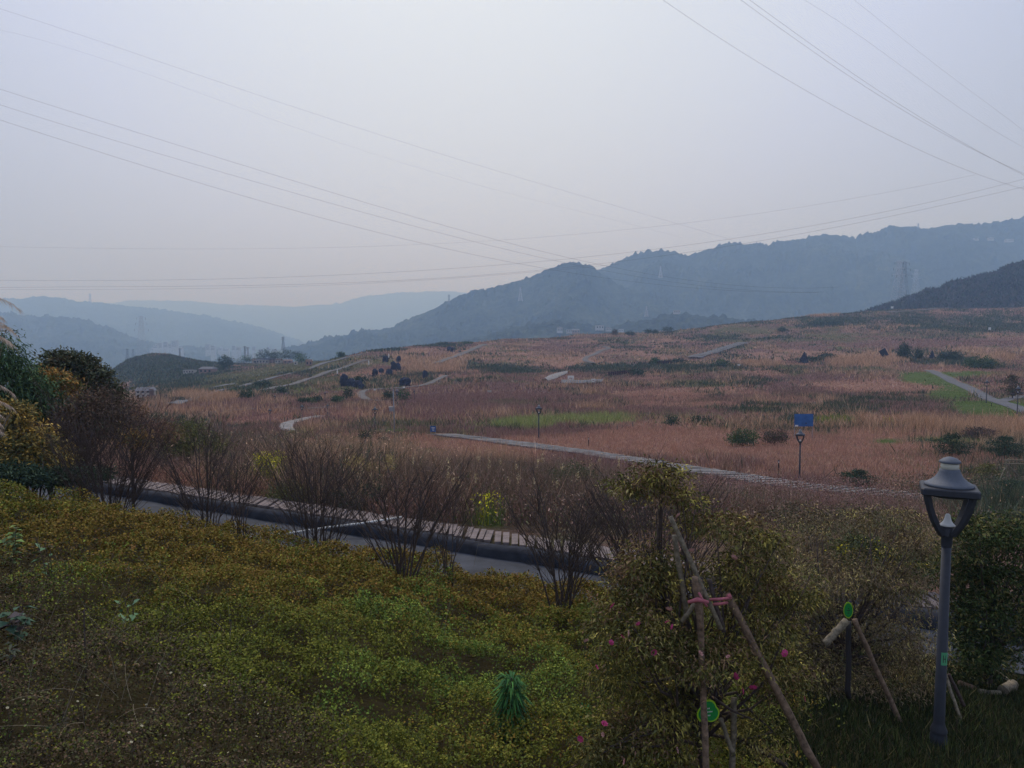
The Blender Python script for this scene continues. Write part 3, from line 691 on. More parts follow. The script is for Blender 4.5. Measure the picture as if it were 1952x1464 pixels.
# ------------------------------------------------------------------ foreground bank cover
def hedge_top(X, Y):
    hol = fbm(X * 1.3 + 40, Y * 1.3, 3)
    return .20 + .55 * (fbm(X * 1.6 + 3, Y * 1.6, 3) - .28) + .3 * (fbm(X * .45 + 8, Y * .45, 2) - .5) - .22 * (1 - sstep(.30, .42, hol))
def bank_cover():
    Vs = []; Fs = []; Cs = []; off = 0
    for (y0, y1, dens, ls) in ((2.2, 6.5, 1250, .025), (6.5, 10, 850, .029), (10, 16.8, 420, .040)):
        umax = .80
        n = int(dens * umax * (y1 ** 2 - y0 ** 2))
        X, Y = scatter_fan(y0, y1, n, umax)
        ok = (X > -15) & (X < 9.5) & ((Y < lane_line(X) - 5) | (X > 6))
        X, Y = X[ok], Y[ok]
        ht = hedge_top(X, Y)
        edge = sstep(14.2, 16.5, Y)
        Z = H(X, Y)
        px, py = PROJ(X, Y, Z + ht)
        # thin out in hollows
        hol = fbm(X * 1.3 + 40, Y * 1.3, 3)
        keep = (RNG.random(len(X)) < .72 + .28 * sstep(.26, .40, hol)) & ~((Y > 15.5) & (RNG.random(len(X)) < .3))
        keep &= ~((px > 1440 + 60 * RNG.normal(size=len(px))))
        X, Y, Z, ht, px, py = [a[keep] for a in (X, Y, Z, ht, px, py)]
        n = len(X)
        # palette by place: bronze on the crown of the bank, green lower right, dark litter lower left
        bronze = np.exp(-(((px - 150) / 500) ** 2 + ((py - 1010) / 90) ** 2)) + np.exp(-(((px - 900) / 450) ** 2 + ((py - 1100) / 60) ** 2))
        bronze = np.clip(bronze + 1.4 * (fbm(X * .5, Y * .5 + 9, 3) - .5), 0, 1)
        litter = sstep(.25, .7, np.exp(-(((px + 100) / 420) ** 2 + ((py - 1280) / 260) ** 2)) + np.exp(-(((px - 380) / 330) ** 2 + ((py - 1440) / 130) ** 2)) + .5 * (fbm(X * .8, Y * .8 + 70, 3) - .5))
        lush = sstep(.48, .66, fbm(X * .7 + 20, Y * .7, 3)) * sstep(1000, 1150, py)
        nl = 6
        r = RNG.random(n)
        g = pal([(.085, .088, .014, 3), (.065, .072, .012, 3), (.115, .108, .017, 2), (.06, .07, .016, 2)], n)
        b = pal([(.125, .080, .016, 3), (.105, .072, .015, 3), (.088, .075, .014, 3), (.11, .058, .018, 1)], n)
        l = pal([(.055, .038, .022, 3), (.04, .030, .018, 3), (.05, .05, .02, 3), (.08, .05, .03, 1)], n)
        lu = pal([(.075, .11, .02, 2), (.12, .145, .024, 2), (.05, .075, .018, 2)], n)
        c = np.where((r < bronze)[:, None], b, g)
        c = np.where((RNG.random(n) < lush * .7)[:, None], lu, c)
        c = np.where((RNG.random(n) < litter * .85)[:, None], l, c)
        for j in range(nl):
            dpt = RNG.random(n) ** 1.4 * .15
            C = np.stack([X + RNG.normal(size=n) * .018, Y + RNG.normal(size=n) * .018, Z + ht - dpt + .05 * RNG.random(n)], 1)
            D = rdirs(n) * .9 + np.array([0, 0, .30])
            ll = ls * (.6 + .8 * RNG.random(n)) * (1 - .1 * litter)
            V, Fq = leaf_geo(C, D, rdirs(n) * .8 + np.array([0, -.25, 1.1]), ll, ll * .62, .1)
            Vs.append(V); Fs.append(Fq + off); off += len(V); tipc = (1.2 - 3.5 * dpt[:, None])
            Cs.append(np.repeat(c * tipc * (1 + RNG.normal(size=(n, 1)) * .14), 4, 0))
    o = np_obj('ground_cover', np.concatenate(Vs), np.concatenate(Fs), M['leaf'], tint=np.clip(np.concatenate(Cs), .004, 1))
    tag(o, 'low bronze and green clipped ground cover blanketing the bank', 'ground cover', kind='stuff')
bank_cover()
nt_ = 260000
X = RNG.uniform(1.5, 14, nt_); Y = RNG.uniform(4.5, 17, nt_); Z = H(X, Y); px, py = PROJ(X, Y, Z)
ok = (px > 1380) & (Y < lane_line(X) - 2.4); X, Y, Z = X[ok], Y[ok], Z[ok]
V, Fq = blades_geo(np.stack([X, Y, Z], 1), .05 + .10 * RNG.random(len(X)), .010 + .010 * RNG.random(len(X)), .6)
tag(np_obj('lawn_turf', V, Fq, M['blade'], tint=np.repeat(pal([(.030, .042, .014, 3), (.022, .030, .012, 3), (.055, .05, .02, 1.5), (.045, .035, .022, 1)], len(X)), 3, 0)), 'dark short turf around the foot of the nearest lamp', 'turf', kind='stuff')
# short turf on the strip of bank at lower right and the verge by the lane
n = 200000
X = RNG.uniform(-20, 16, n); Y = RNG.uniform(5, 33, n)
d = (Y - lane_line(X)) / 1.1545
ok = (d < -4.3) & ((Y > 14.5) | (X > 4.3)) | ((d > -4.6) & (d < -3.6) & (RNG.random(n) < .4))
X, Y = X[ok], Y[ok]; Z = H(X, Y)
V, Fq = blades_geo(np.stack([X, Y, Z], 1), .06 + .14 * RNG.random(len(X)), .014 + .014 * RNG.random(len(X)), .5)
tag(np_obj('turf', V, Fq, M['blade'], tint=np.repeat(pal([(.07, .08, .025, 3), (.05, .06, .02, 3), (.11, .09, .04, 2)], len(X)), 3, 0)), 'short turf at the foot of the bank', 'turf', kind='stuff')
print('bank done')

# ------------------------------------------------------------------ garden lamps
def make_lamp(detail=True):
    """lamp 3.1 m tall standing at the origin"""
    e = empty('street_lamp', (0, 0, 0))
    n = 28 if detail else 10
    MB().lathe([(.085, -.4), (.085, .13), (.078, .15), (.085, .17), (.085, .19), (.062, .25), (.057, .28), (.047, 2.22)], n).build('pole', M['lamp'], e, True)
    MB().lathe([(.052, 2.22), (.052, 2.225), (.056, 2.24), (.056, 2.33), (.062, 2.335), (.062, 2.345), (.058, 2.35), (.062, 2.43), (.058, 2.44)], n).build('collar', M['lamp'], e, True)
    prof = [(.058, 2.36), (.10, 2.42), (.165, 2.53), (.215, 2.66), (.245, 2.78), (.255, 2.84)]
    for k in range(4):
        a = math.pi / 4 + k * math.pi / 2; d = Vector((math.cos(a), math.sin(a), 0)); q = Vector((-d.y, d.x, 0))
        mb = MB(); vs = []
        for r, z in prof:
            r *= 1.18
            vs += [d * (r - .022) - q * .026 + Vector((0, 0, z)), d * (r - .022) + q * .026 + Vector((0, 0, z)),
                   d * (r + .022) + q * .026 + Vector((0, 0, z - .02)), d * (r + .022) - q * .026 + Vector((0, 0, z - .02))]
        fs = [(4 * i + j, 4 * i + (j + 1) % 4, 4 * i + 4 + (j + 1) % 4, 4 * i + 4 + j) for i in range(len(prof) - 1) for j in range(4)]
        fs += [(0, 1, 2, 3)[::-1], tuple(4 * (len(prof) - 1) + j for j in range(4))]
        mb.add(vs, fs).build('arm', M['lamp'], e)
    # square plate with clipped corners
    mb = MB(); h = .272; c_ = .022; vs = []
    def ring(h, c_, z): return [Vector(p) for p in ((h - c_, -h, z), (h, -h + c_, z), (h, h - c_, z), (h - c_, h, z), (-h + c_, h, z), (-h, h - c_, z), (-h, -h + c_, z), (-h + c_, -h, z))]
    zs = [(h - .01, c_, 2.80), (h, c_, 2.81), (h, c_, 2.865), (h - .01, c_, 2.878)]
    for a in zs: vs += ring(*a)
    fs = [(8 * i + j, 8 * i + (j + 1) % 8, 8 * i + 8 + (j + 1) % 8, 8 * i + 8 + j) for i in range(3) for j in range(8)]
    fs += [tuple(range(8))[::-1], tuple(24 + j for j in range(8))]
    mb.add(vs, fs).build('plate', M['lamp'], e)
    MB().lathe([(.10, 2.765), (.19, 2.77), (.22, 2.785), (.22, 2.80)], n).build('underplate', M['lampdark'], e, True)
    MB().lathe([(.232, 2.880), (.240, 2.884), (.240, 2.900), (.216, 2.915), (.176, 2.938), (.142, 2.968), (.118, 3.002), (.102, 3.038), (.096, 3.064), (.08, 3.066)], n).build('hood', M['lamphood'], e, True)
    MB().lathe([(.08, 3.06), (.088, 3.063), (.088, 3.128), (.08, 3.13)], n).build('lens_ring', M['cream'], e, True)
    MB().lathe([(.09, 3.125), (.104, 3.13), (.104, 3.146), (.095, 3.155), (.065, 3.178), (.03, 3.192), (.006, 3.196)], n).build('cap', M['lamphood'], e, True)
    MB().lathe([(.02, 2.44), (.074, 2.447), (.078, 2.455), (.062, 2.47), (.04, 2.50), (.03, 2.535), (.024, 2.565), (.012, 2.578), (.002, 2.58)], n).build('reflector', M['white'], e, True)
    return e
b = P(1788, 1423)
LAMP = make_lamp(True)
LAMP.location = b; LAMP.rotation_euler = (0, rad(.6), rad(-26)); LAMP.scale = (1, 1, 1)
top = float(AT(1802, 870, b.y).z) ; LAMP.scale = [(top - b.z) / 3.196] * 3
tag(LAMP, 'tall grey garden lamp with four curved arms, nearest and largest of the lamps', 'lamp', 'garden lamps')
mb = MB(); a0 = rad(-62)
mk = []
R_ = .0555
for z0, z1, t0, t1 in ((.0, .14, -.65, .65),):
    vs = [(R_ * math.cos(a0 + t0 + (t1 - t0) * k / 6), R_ * math.sin(a0 + t0 + (t1 - t0) * k / 6), z) for z in (.93, 1.07) for k in range(7)]
    mb.add(vs, [(k, k + 1, 8 + k, 7 + k) for k in range(6)])
stk = mb.build('sticker', M['sticker'], LAMP, True)
mb = MB()
def sq(ta, tb, za, zb):
    r = R_ + .0008
    mb.add([(r * math.cos(a0 + ta), r * math.sin(a0 + ta), za), (r * math.cos(a0 + tb), r * math.sin(a0 + tb), za), (r * math.cos(a0 + tb), r * math.sin(a0 + tb), zb), (r * math.cos(a0 + ta), r * math.sin(a0 + ta), zb)], [(0, 1, 2, 3)])
for q in ((-.35, -.2, .96, 1.04), (.1, .25, .96, 1.04), (-.35, .25, 1.035, 1.045), (-.35, .25, .958, .968), (-.2, .1, .995, 1.005)): sq(*q)
mb.build('sticker_marking', M['lampdark'], stk)
small = make_lamp(False)
lamps = [
 (1524, 914, 818, 'grey garden lamp by the plank path in front of the blue board'),
 (1027, 838, 771, 'grey garden lamp standing in the lime coloured reeds'),
 (715, 826, 775, 'grey garden lamp just left of the tall camera pole'),
 (576, 808, 771, 'grey garden lamp rising behind the pale curved path'),
 (757, 780, 742, 'small distant garden lamp in front of the dark fence rail'),
 (625, 800, 774, 'thin garden lamp with a white head right of the curved path'),
 (1880, 768, 724, 'garden lamp on the lawn beside the straight right hand path'),
 (1939, 790, 735, 'garden lamp at the junction of the two right hand paths'),
 (515, 812, 786, 'low garden lamp among bare twigs left of the curved path'),
 (524, 778, 760, 'white topped garden lamp beside the lawn path'),
 (620, 770, 757, 'tiny garden lamp beside the row of small dark conifers'),
 (790, 765, 744, 'tiny garden lamp right of the dark fence rail'),
]
for i, (x, yb, yt, lab) in enumerate(lamps):
    p = P(x, yb); o = small if i == 0 else copy_tree(small)
    p.z -= .05; o.location = p
    o.scale = [max(.6, (float(tanel(yt)) * p.y - p.z) / 3.196)] * 3
    o.rotation_euler = (0, 0, rad(-26 + 37 * i))
    tag(o, lab, 'lamp', 'garden lamps')
# tall camera pole
p = P(752, 829); e = empty('camera_pole', p); tag(e, 'tall thin grey pole with a box and a short cross arm at its top', 'pole')
ht = float(tanel(742)) * p.y - p.z
mb = MB().tube([(0, 0, -.2), (-.03, 0, ht * .5), (-.1, 0, ht)], [.075, .06, .045], 10); mb.build('post', M['pole'], e, True)
MB().box((-.26, -.05, ht * .56), (.42, .3, .36)).box((-.26, -.05, ht * .56 + .22), (.52, .36, .05)).build('equipment_box', M['pole'], e)
MB().tube([(-.1, 0, ht - .1), (.35, 0, ht - .02), (.9, 0, ht + .12)], .03, 6).build('cross_arm', M['pole'], e)
MB().box((.95, -.05, ht + .18), (.2, .26, .14)).build('camera_head', M['white'], e)
# bollards
bol = None
for i, (x, yb, yt, lab) in enumerate([(1484, 900, 877, 'low dark bollard light in tan grass left of the nearer lamp'), (1122, 850, 834, 'dark stub post in the tan grass above the plank path'), (1158, 803, 793, 'dark short post standing in the lime reeds'),
    (1871, 765, 756, 'leftmost of three dark posts along the right path'), (1890, 775, 765, 'middle one of three dark posts along the right path'), (1921, 786, 774, 'rightmost of three dark posts along the right path')]):
    p = P(x, yb)
    if bol is None:
        bol = empty('bollard', (0, 0, 0))
        MB().lathe([(.05, -.1), (.05, .72), (.045, .74)], 10).build('post', M['darkpost'], bol, True)
        MB().lathe([(.06, .86), (.11, .87), (.10, .90), (.05, .95), (.01, .96)], 10).build('cap', M['darkpost'], bol, True)
        MB().lathe([(.045, .74), (.045, .87)], 10).build('lens', M['white'], bol, True)
        o = bol
    else: o = copy_tree(bol)
    o.location = p; sc = max(.6, (float(tanel(yt)) * p.y - p.z) / .96); o.scale = (sc, sc, sc); tag(o, lab, 'bollard', 'low posts on the plain')

# ------------------------------------------------------------------ boards and signs
def board(name, x, yb, x0, x1, y0, y1, m, label, cat, posts=2, extra=None, tilt=0, legm=None):
    p = P((x0 + x1) / 2, yb); e = empty(name, p, tilt); tag(e, label, cat)
    mpp = p.y / F
    w_, h_ = (x1 - x0) * mpp, (y1 - y0) * mpp
    zt = float(tanel(y0)) * p.y - p.z; zb = zt - h_
    MB().box((0, 0, (zt + zb) / 2), (w_, .05, h_)).build('panel', m, e)
    for k in range(posts):
        px_ = (-w_ / 2 + .04) if k == 0 else (w_ / 2 - .04)
        if posts == 1: px_ = 0
        MB().tube([(px_, .05, -.2), (px_, .05, zt - .02)], .03, 6).build('post', legm or M['pole'], e)
    if extra: extra(e, w_, h_, zt, zb)
    return e
def blue_extra(e, w_, h_, zt, zb):
    MB().box((-w_ / 2 + .2, -.03, zb + .07), (.3, .012, .14)).build('torn_corner', M['white'], e)
    MB().box((w_ * .12, -.03, zb + .3), (.16, .01, .07)).build('patch', M['darkpost'], e)
board('blue_board', 1531, 838, 1513, 1550, 789, 813, M['blue'], 'large plain blue board on two posts behind the lamp', 'sign', 2, blue_extra, rad(4))
def small_blue(e, w_, h_, zt, zb):
    for k in range(3):
        MB().box((.02, -.03, zt - h_ * (.28 + .22 * k)), (w_ * (.6 - .12 * k), .01, h_ * .09)).build('lettering', M['white'], e)
board('blue_sign', 825, 830, 820, 831, 812, 823, M['blue'], 'small blue sign with white lines by the start of the plank path', 'sign', 2, small_blue, rad(-12))
def white_lines(e, w_, h_, zt, zb):
    MB().box((0, -.03, (zt + zb) / 2), (w_ * .55, .01, h_ * .16)).build('lettering', M['wallp'], e)
board('white_board', 1088, 727, 1082, 1094, 716, 726, M['white'], 'larger white board above the pale sheeted slope', 'sign', 2, white_lines, rad(-10))
board('white_board', 1131, 732, 1127, 1135, 722, 729, M['white'], 'smaller white board at the right end of the sheeted slope', 'sign', 2, white_lines, rad(8))
board('white_sign', 933, 750, 929, 937, 744, 748, M['wall'], 'little whitish plate in the maroon weeds at the middle', 'sign', 2)
board('white_sign', 1887, 632, 1884, 1889, 624, 629, M['white'], 'little white plate below the dark scrub hill', 'sign', 1)
board('white_sign', 1700, 592, 1698, 1703, 584, 588, M['white'], 'little white plate on the crest by the pylon', 'sign', 1)
board('white_sign', 715, 747, 712, 718, 741, 745, M['white'], 'white plate left of the dark fence rail', 'sign', 1)
board('white_sign', 1408, 699, 1406, 1411, 694, 697, M['white'], 'little white plate right of the sheeted strip', 'sign', 1)
def statue(x, yb, h_px, lab):
    p = P(x, yb); h = h_px * p.y / F; e = empty('white_marker', p); tag(e, lab, 'marker post', 'white marker posts')
    MB().lathe([(.3 * h * .45, -.1), (.3 * h * .45, .1 * h), (.11 * h, .2 * h), (.13 * h, .5 * h), (.10 * h, .75 * h), (.05 * h, .82 * h), (.08 * h, .9 * h), (.01, h)], 10).build('figure', M['white'], e, True)
statue(643, 714, 10, 'leftmost white marker post, beside the long dark netted row'); statue(703, 696, 9, 'middle white marker post on the bare brown patch'); statue(741, 683, 9, 'topmost white marker post behind a netted shrub')

# ------------------------------------------------------------------ dark netted shrubs
def netted(x, yb, w_px, h_px, lab, lean=0.0, pyramid=False):
    p = P(x, yb); k = p.y / F; w_, h_ = w_px * k, h_px * k
    n = 14; vs = []; fs = []; rows = 9; r3 = random.Random(int(x * 7 + yb))
    for i in range(rows):
        t = i / (rows - 1)
        rr_ = (1 - t ** 1.2 * .88) if pyramid else (1.0 if t < .6 else math.sqrt(max(0.04, 1 - ((t - .6) / .42) ** 2)))
        for j in range(n):
            a = 2 * math.pi * j / n
            q = rr_ * (1 + r3.uniform(-.14, .14)) * (1 + .12 * math.cos(4 * a))
            vs.append((w_ / 2 * q * math.cos(a) + lean * h_ * t, w_ / 2 * .8 * q * math.sin(a), h_ * t - .1 + r3.uniform(-.04, .04) * h_))
    fs = [(i * n + j, i * n + (j + 1) % n, i * n + n + (j + 1) % n, i * n + n + j) for i in range(rows - 1) for j in range(n)]
    fs.append(tuple((rows - 1) * n + j for j in range(n)))
    o = MB().add(vs, fs).build('netted_shrub', M['net']); o.location = p
    tag(o, lab, 'covered shrub', 'shrubs wrapped in dark netting')
for a in [(656, 737, 14, 25, 'leftmost shrub of the long dark netted row, tallest in it'), (669, 738, 17, 18, 'second lump of the long dark netted row from its left end'), (682, 740, 15, 16, 'low rounded lump at the right end of the long netted row'), (689, 742, 10, 12, 'smallest lump ending the long dark netted row'),
          (715, 719, 10, 17, 'tall netted shrub leftmost of the middle cluster'), (727, 711, 9, 10, 'small pointed netted shrub between two taller ones'), (742, 716, 12, 14, 'round hooded netted shrub on the green patch'),
          (735, 690, 10, 13, 'netted shrub beside the topmost white marker post'), (760, 692, 8, 14, 'narrow netted shrub above the tall pair'), (750, 706, 9, 18, 'left one of the tall pair of netted shrubs'), (759, 707, 9, 16, 'right one of the tall pair of netted shrubs'),
          (772, 736, 19, 18, 'wide square netted shrub below the cluster'), (810, 723, 10, 18, 'netted shrub standing alone by the grey path'), (857, 670, 9, 10, 'left half of the far netted pair near the grey track'), (863, 671, 7, 9, 'right half of the far netted pair near the grey track')]:
    netted(*a)
netted(1532, 692, 18, 21, 'dark netted pyramid left of the reed bed', 0.05, True)
netted(1777, 684, 12, 16, 'small dark netted pyramid right of the round tree', 0, True)
p = P(1686, 684); k = p.y / F; e = empty('tilted_panel', p); tag(e, 'black square panel tilted on a post in the reeds', 'panel')
MB().box((-.3, 0, 11 * k), (13 * k, .25, 15 * k), M4=Matrix.Rotation(rad(-28), 3, 'Y')).build('panel', M['net'], e)
MB().tube([(0, .1, -.2), (0, .1, 9 * k)], .09, 6).build('post', M['darkpost'], e)
# dark slatted rows and the rail
def slat_row(name, x0, y0, x1, y1, h_px, n, m, lab):
    A = P(x0, y0); B = P(x1, y1); e = empty(name, A); tag(e, lab, 'fence'); k = A.y / F; h = h_px * k; d = B - A
    for i in range(n):
        q = d * (i / (n - 1)); q.z = Hs(A.x + q.x, A.y + q.y) - A.z
        MB().box((q.x, q.y, q.z + h / 2 - .1), (d.length / n * .55, .12, h * (1 + .1 * math.sin(i * 2.1)))).build('board', m, e)
    MB().tube([(0, 0, h * .6), (d.x, d.y, Hs(B.x, B.y) - A.z + h * .6)], .06, 5).build('rail', m, e)
M['slat'] = mat('dark reddish boards', (.06, .03, .035), rough=.9)
slat_row('board_fence', 1161, 717, 1202, 713, 9, 11, M['slat'], 'nearer low fence of dark upright boards on the plain')
slat_row('board_fence', 1254, 696, 1280, 694, 8, 9, M['slat'], 'farther low fence of dark upright boards below the sheeted strip')
slat_row('rail_fence', 732, 766, 755, 768, 7, 5, M['darkpost'], 'dark rail fence beside the small distant lamp')
slat_row('rail_fence', 1048, 734, 1069, 734, 6, 5, M['slat'], 'short timber rail under the pale sheeted slope')
# pale sheeted slope
def sheet(name, pts, m, lab, lift=.15):
    W = [P(*q) for q in pts]; c = sum(W, Vector()) / len(W)
    vs = []; fs = []
    h = len(W) // 2; A = W[:h]; B = W[h:][::-1]; nr = 6; rs = random.Random(3)
    for i in range(h):
        for j in range(nr):
            q = A[i].lerp(B[i], j / (nr - 1)); vs.append((q.x - c.x, q.y - c.y, Hs(q.x, q.y) + lift + rs.uniform(0, .2) + .5 * math.sin(j / (nr - 1) * math.pi) - c.z))
    fs = [(i * nr + j, i * nr + j + 1, (i + 1) * nr + j + 1, (i + 1) * nr + j) for i in range(h - 1) for j in range(nr - 1)]
    o = MB().add(vs, fs).build(name, m, smooth=True); o.location = c; tag(o, lab, 'sheet', 'pale sheets over the slope'); return o
sheet('ground_sheet', [(1033, 726), (1045, 718), (1060, 713), (1082, 711), (1082, 713), (1070, 719), (1058, 724), (1045, 728)], M['slab2'], 'pale whitish sheet draped over the low slope on the left')
sheet('ground_sheet', [(1070, 727), (1090, 728), (1110, 729), (1150, 727), (1150, 730), (1110, 733), (1090, 733), (1070, 732)], M['road'], 'long blue grey sheet lying at the foot of the slope on the right')

# ------------------------------------------------------------------ buildings
def house(x, yb, w_px, h_px, lab, wallm, roofm, rz=0.0, gable=True, wins=3, floors=1, name='house', depth=.8, dist=None, cat='house', group=None):
    p = P(x, yb) if dist is None else AT(x, yb, dist)
    k = p.y / F; w_, h_ = w_px * k, h_px * k; d_ = w_ * depth
    e = empty(name, p, rz); tag(e, lab, cat, group)
    hw = h_ * (.72 if gable else .95)
    MB().box((0, 0, hw / 2 - .75), (w_, d_, hw + 1.5)).build('wall', wallm, e)
    if gable:
        ov = .06 * w_; z0 = hw; z1 = h_
        vs = [(-w_ / 2 - ov, -d_ / 2 - ov, z0 - .1), (w_ / 2 + ov, -d_ / 2 - ov, z0 - .1), (w_ / 2 + ov, d_ / 2 + ov, z0 - .1), (-w_ / 2 - ov, d_ / 2 + ov, z0 - .1), (-w_ / 2 + ov, 0, z1), (w_ / 2 - ov, 0, z1)]
        MB().add(vs, [(0, 1, 5, 4), (1, 2, 5), (2, 3, 4, 5), (3, 0, 4), (3, 2, 1, 0)]).build('roof', roofm, e)
    else:
        MB().box((0, 0, hw + .12 * h_ / 6), (w_ * 1.04, d_ * 1.04, .05 * h_)).build('roof', roofm, e)
    for f in range(floors):
        for i in range(wins):
            cx = (i + .5) / wins * w_ - w_ / 2; cz = hw * (f + .55) / floors
            MB().box((cx, -d_ / 2 - .01, cz), (w_ / wins * .45, .06, hw / floors * .42)).build('window', M['glass'], e)
    if gable and floors > 1:
        MB().box((w_ * .3, -d_ / 2 - .02, .9), (.9, .08, 1.8)).build('door', M['roofr'], e)
    return e
house(278, 757, 34, 19, 'pale two storey farmhouse with grey roof below the green mound', M['wall'], M['roof'], rad(24), True, 4, 2)
house(362, 712, 20, 7, 'long low white building on the right flank of the mound', M['wall'], M['roof'], rad(3), False, 4)
house(397, 712, 26, 13, 'greyish roofed farm building half hidden by a tree', M['wallp'], M['roof'], rad(-8), True, 3)
vg = 'village houses on the ridge'
house(487, 690, 12, 10, 'small white house at the left end of the ridge village', M['wall'], M['roofr'], rad(10), True, 1, group=vg)
house(504, 692, 24, 11, 'longest ridge village house, with a wide grey roof', M['wall'], M['roof'], rad(-6), True, 4, group=vg)
house(520, 693, 11, 13, 'tall grey ridge village house behind the pointed white one', M['wallp'], M['roof'], rad(12), True, 2, 2, group=vg)
house(532, 692, 12, 9, 'ridge village house with a brown roof and pale wall', M['wall'], M['roofr'], rad(-14), True, 2, group=vg)
house(549, 693, 16, 8, 'low brownish ridge village house near the right end', M['wallp'], M['roofr'], rad(6), True, 2, group=vg)
house(564, 696, 6, 7, 'tiny white kiosk like house right of the ridge village', M['wall'], M['wall'], 0, False, 1, group=vg)
house(589, 697, 12, 12, 'pink brick house where the village meets the long road', M['wallp'], M['roofr'], rad(15), True, 2, group=vg)
hg = 'houses on the wooded foothill'
for x, y, w_, h_, g, l in [(1067, 633, 10, 10, True, 'white two storey house leftmost on the foothill'), (1085, 634, 10, 6, False, 'low flat house beside the leftmost foothill house'), (1097, 635, 14, 8, True, 'pink walled house in the foothill hamlet'),
        (1143, 628, 15, 8, False, 'broad white flat roofed house at the foothill hamlet'), (1160, 630, 10, 6, True, 'small house right of the broad white foothill house'), (1184, 632, 9, 5, True, 'rightmost small roofed house of the foothill hamlet'), (1290, 597, 12, 6, True, 'lone faint house high on the foothill')]:
    house(x, y, w_, h_, l, M['towerblock'] if 'pink' not in l else M['wallp'], M['roof'], rad(RNG.uniform(-15, 15)), g, 3, 1, dist=1120, group=hg)
hg = 'white buildings high on the right mountain'
for x, y, w_, h_, l in [(1860, 458, 8, 4, 'left faint white building near the mountain top'), (1888, 458, 9, 5, 'middle faint white building near the mountain top'), (1923, 461, 12, 5, 'right faint white building near the mountain top')]:
    house(x, y, w_, h_, l, M['towerblock'], M['roof'], 0, False, 4, 1, name='mountain_building', dist=2150, cat='building', group=hg)
tg = 'pale town blocks in the valley'
rt = random.Random(21)
tw = [(297, 664, 8, 10), (306, 663, 9, 14), (316, 662, 8, 16), (326, 663, 9, 13), (334, 661, 12, 19), (290, 668, 8, 6), (345, 668, 9, 7), (397, 667, 9, 17), (407, 668, 9, 14), (420, 668, 8, 9), (431, 669, 12, 7), (446, 667, 7, 12), (455, 668, 8, 9),
      (470, 669, 8, 10), (484, 668, 6, 12), (497, 670, 8, 7), (512, 668, 6, 10), (524, 669, 10, 6), (541, 667, 5, 11), (559, 666, 8, 6), (575, 660, 10, 5), (590, 659, 8, 6), (603, 658, 7, 8)]
side = ['wide', 'narrow', 'tall', 'short', 'square', 'low', 'slim']
for i, (x, y, w_, h_) in enumerate(tw):
    D_ = 2050 + rt.uniform(-40, 200)
    p = AT(x, y, D_); k = D_ / F; h_ *= .62
    e = empty('town_block', p, rt.uniform(-.3, .3))
    tag(e, 'hazy pale %s town block, number %s from the left of the valley town' % (('tall' if h_ > 11 else 'low'), ['one', 'two', 'three', 'four', 'five', 'six', 'seven', 'eight', 'nine', 'ten', 'eleven', 'twelve', 'thirteen', 'fourteen', 'fifteen', 'sixteen', 'seventeen', 'eighteen', 'nineteen', 'twenty', 'twenty one', 'twenty two', 'twenty three'][sorted(q[0] for q in tw).index(x)]), 'building', tg)
    w2, h2 = w_ * k, h_ * k
    MB().box((0, 0, h2 / 2 - 14), (w2, w2 * .6, h2 + 28)).build('wall', M['towerblock'], e)
    MB().box((w2 * .1, 0, h2 + 1.2), (w2 * .3, w2 * .3, 2.4)).build('roof_box', M['towerblock'], e)
    nf = max(2, int(h2 / 3.2))
    for f in range(min(nf, 8)):
        MB().box((0, -w2 * .3 - .05, (f + .5) * h2 / min(nf, 8)), (w2 * .84, .2, h2 / min(nf, 8) * .4)).build('window', M['glass'], e)

# ------------------------------------------------------------------ pylons and cables
def pylon(x, yb, yt, lab, m, dist=None, wide=.2, r=.12, arms=3):
    p = P(x, yb) if dist is None else AT(x, yb, dist)
    k = p.y / F; h = (yb - yt) * k; e = empty('pylon', p, rad(rt.uniform(-15, 15))); tag(e, lab, 'pylon', 'transmission pylons')
    bw = h * wide / 2; tw_ = h * .028; rr_ = r
    def cnr(t):
        q = bw * (1 - t) ** 1.3 + tw_; return [Vector((sx * q, sy * q, h * t)) for sx, sy in ((-1, -1), (1, -1), (1, 1), (-1, 1))]
    mb = MB(); N_ = 9; L_ = [cnr(i / N_) for i in range(N_ + 1)]
    for j in range(4): mb.tube([c[j] for c in L_], rr_, 4)
    mb.build('leg_frame', m, e)
    mb = MB()
    for i in range(N_):
        for j in range(4):
            mb.tube([L_[i][j], L_[i + 1][(j + 1) % 4]], rr_ * .6, 3); mb.tube([L_[i][(j + 1) % 4], L_[i + 1][j]], rr_ * .6, 3)
            mb.tube([L_[i + 1][j], L_[i + 1][(j + 1) % 4]], rr_ * .6, 3)
    mb.build('bracing', m, e)
    for a, (t, s_) in enumerate([(.97, .10), (.84, .13), (.70, .16)][:arms]):
        mb = MB(); z = h * t; L2 = h * s_
        mb.tube([(-L2, 0, z), (0, 0, z + h * .03), (L2, 0, z)], rr_ * .8, 4); mb.tube([(-L2, 0, z), (0, 0, z - h * .012), (L2, 0, z)], rr_ * .8, 4)
        arm = mb.build('cross_arm', m, e)
        for s2 in (-1, 1):
            MB().tube([(s2 * L2, 0, z), (s2 * L2, 0, z - h * .05)], rr_ * 1.3, 5).build('insulator', M['darkpost'], arm)
    return e
pylon(271, 684, 603, 'slender lattice pylon rising behind the green mound', M['pylonpale'], 900, .15, .10)
pylon(1712, 585, 498, 'largest lattice pylon, left twin behind the scrub hill', M['pylonpale'], 740, .22, .13)
pylon(1722, 585, 500, 'right twin of the largest lattice pylons', M['pylon'], 760, .16, .12)
pylon(1745, 572, 514, 'faint pale pylon just right of the twin pylons', M['pylonpale'], 1300, .2, .15)
pylon(1259, 530, 508, 'tiny pylon on the ridge face above the foothill', M['pylonpale'], 1650, .25, .3, 2)
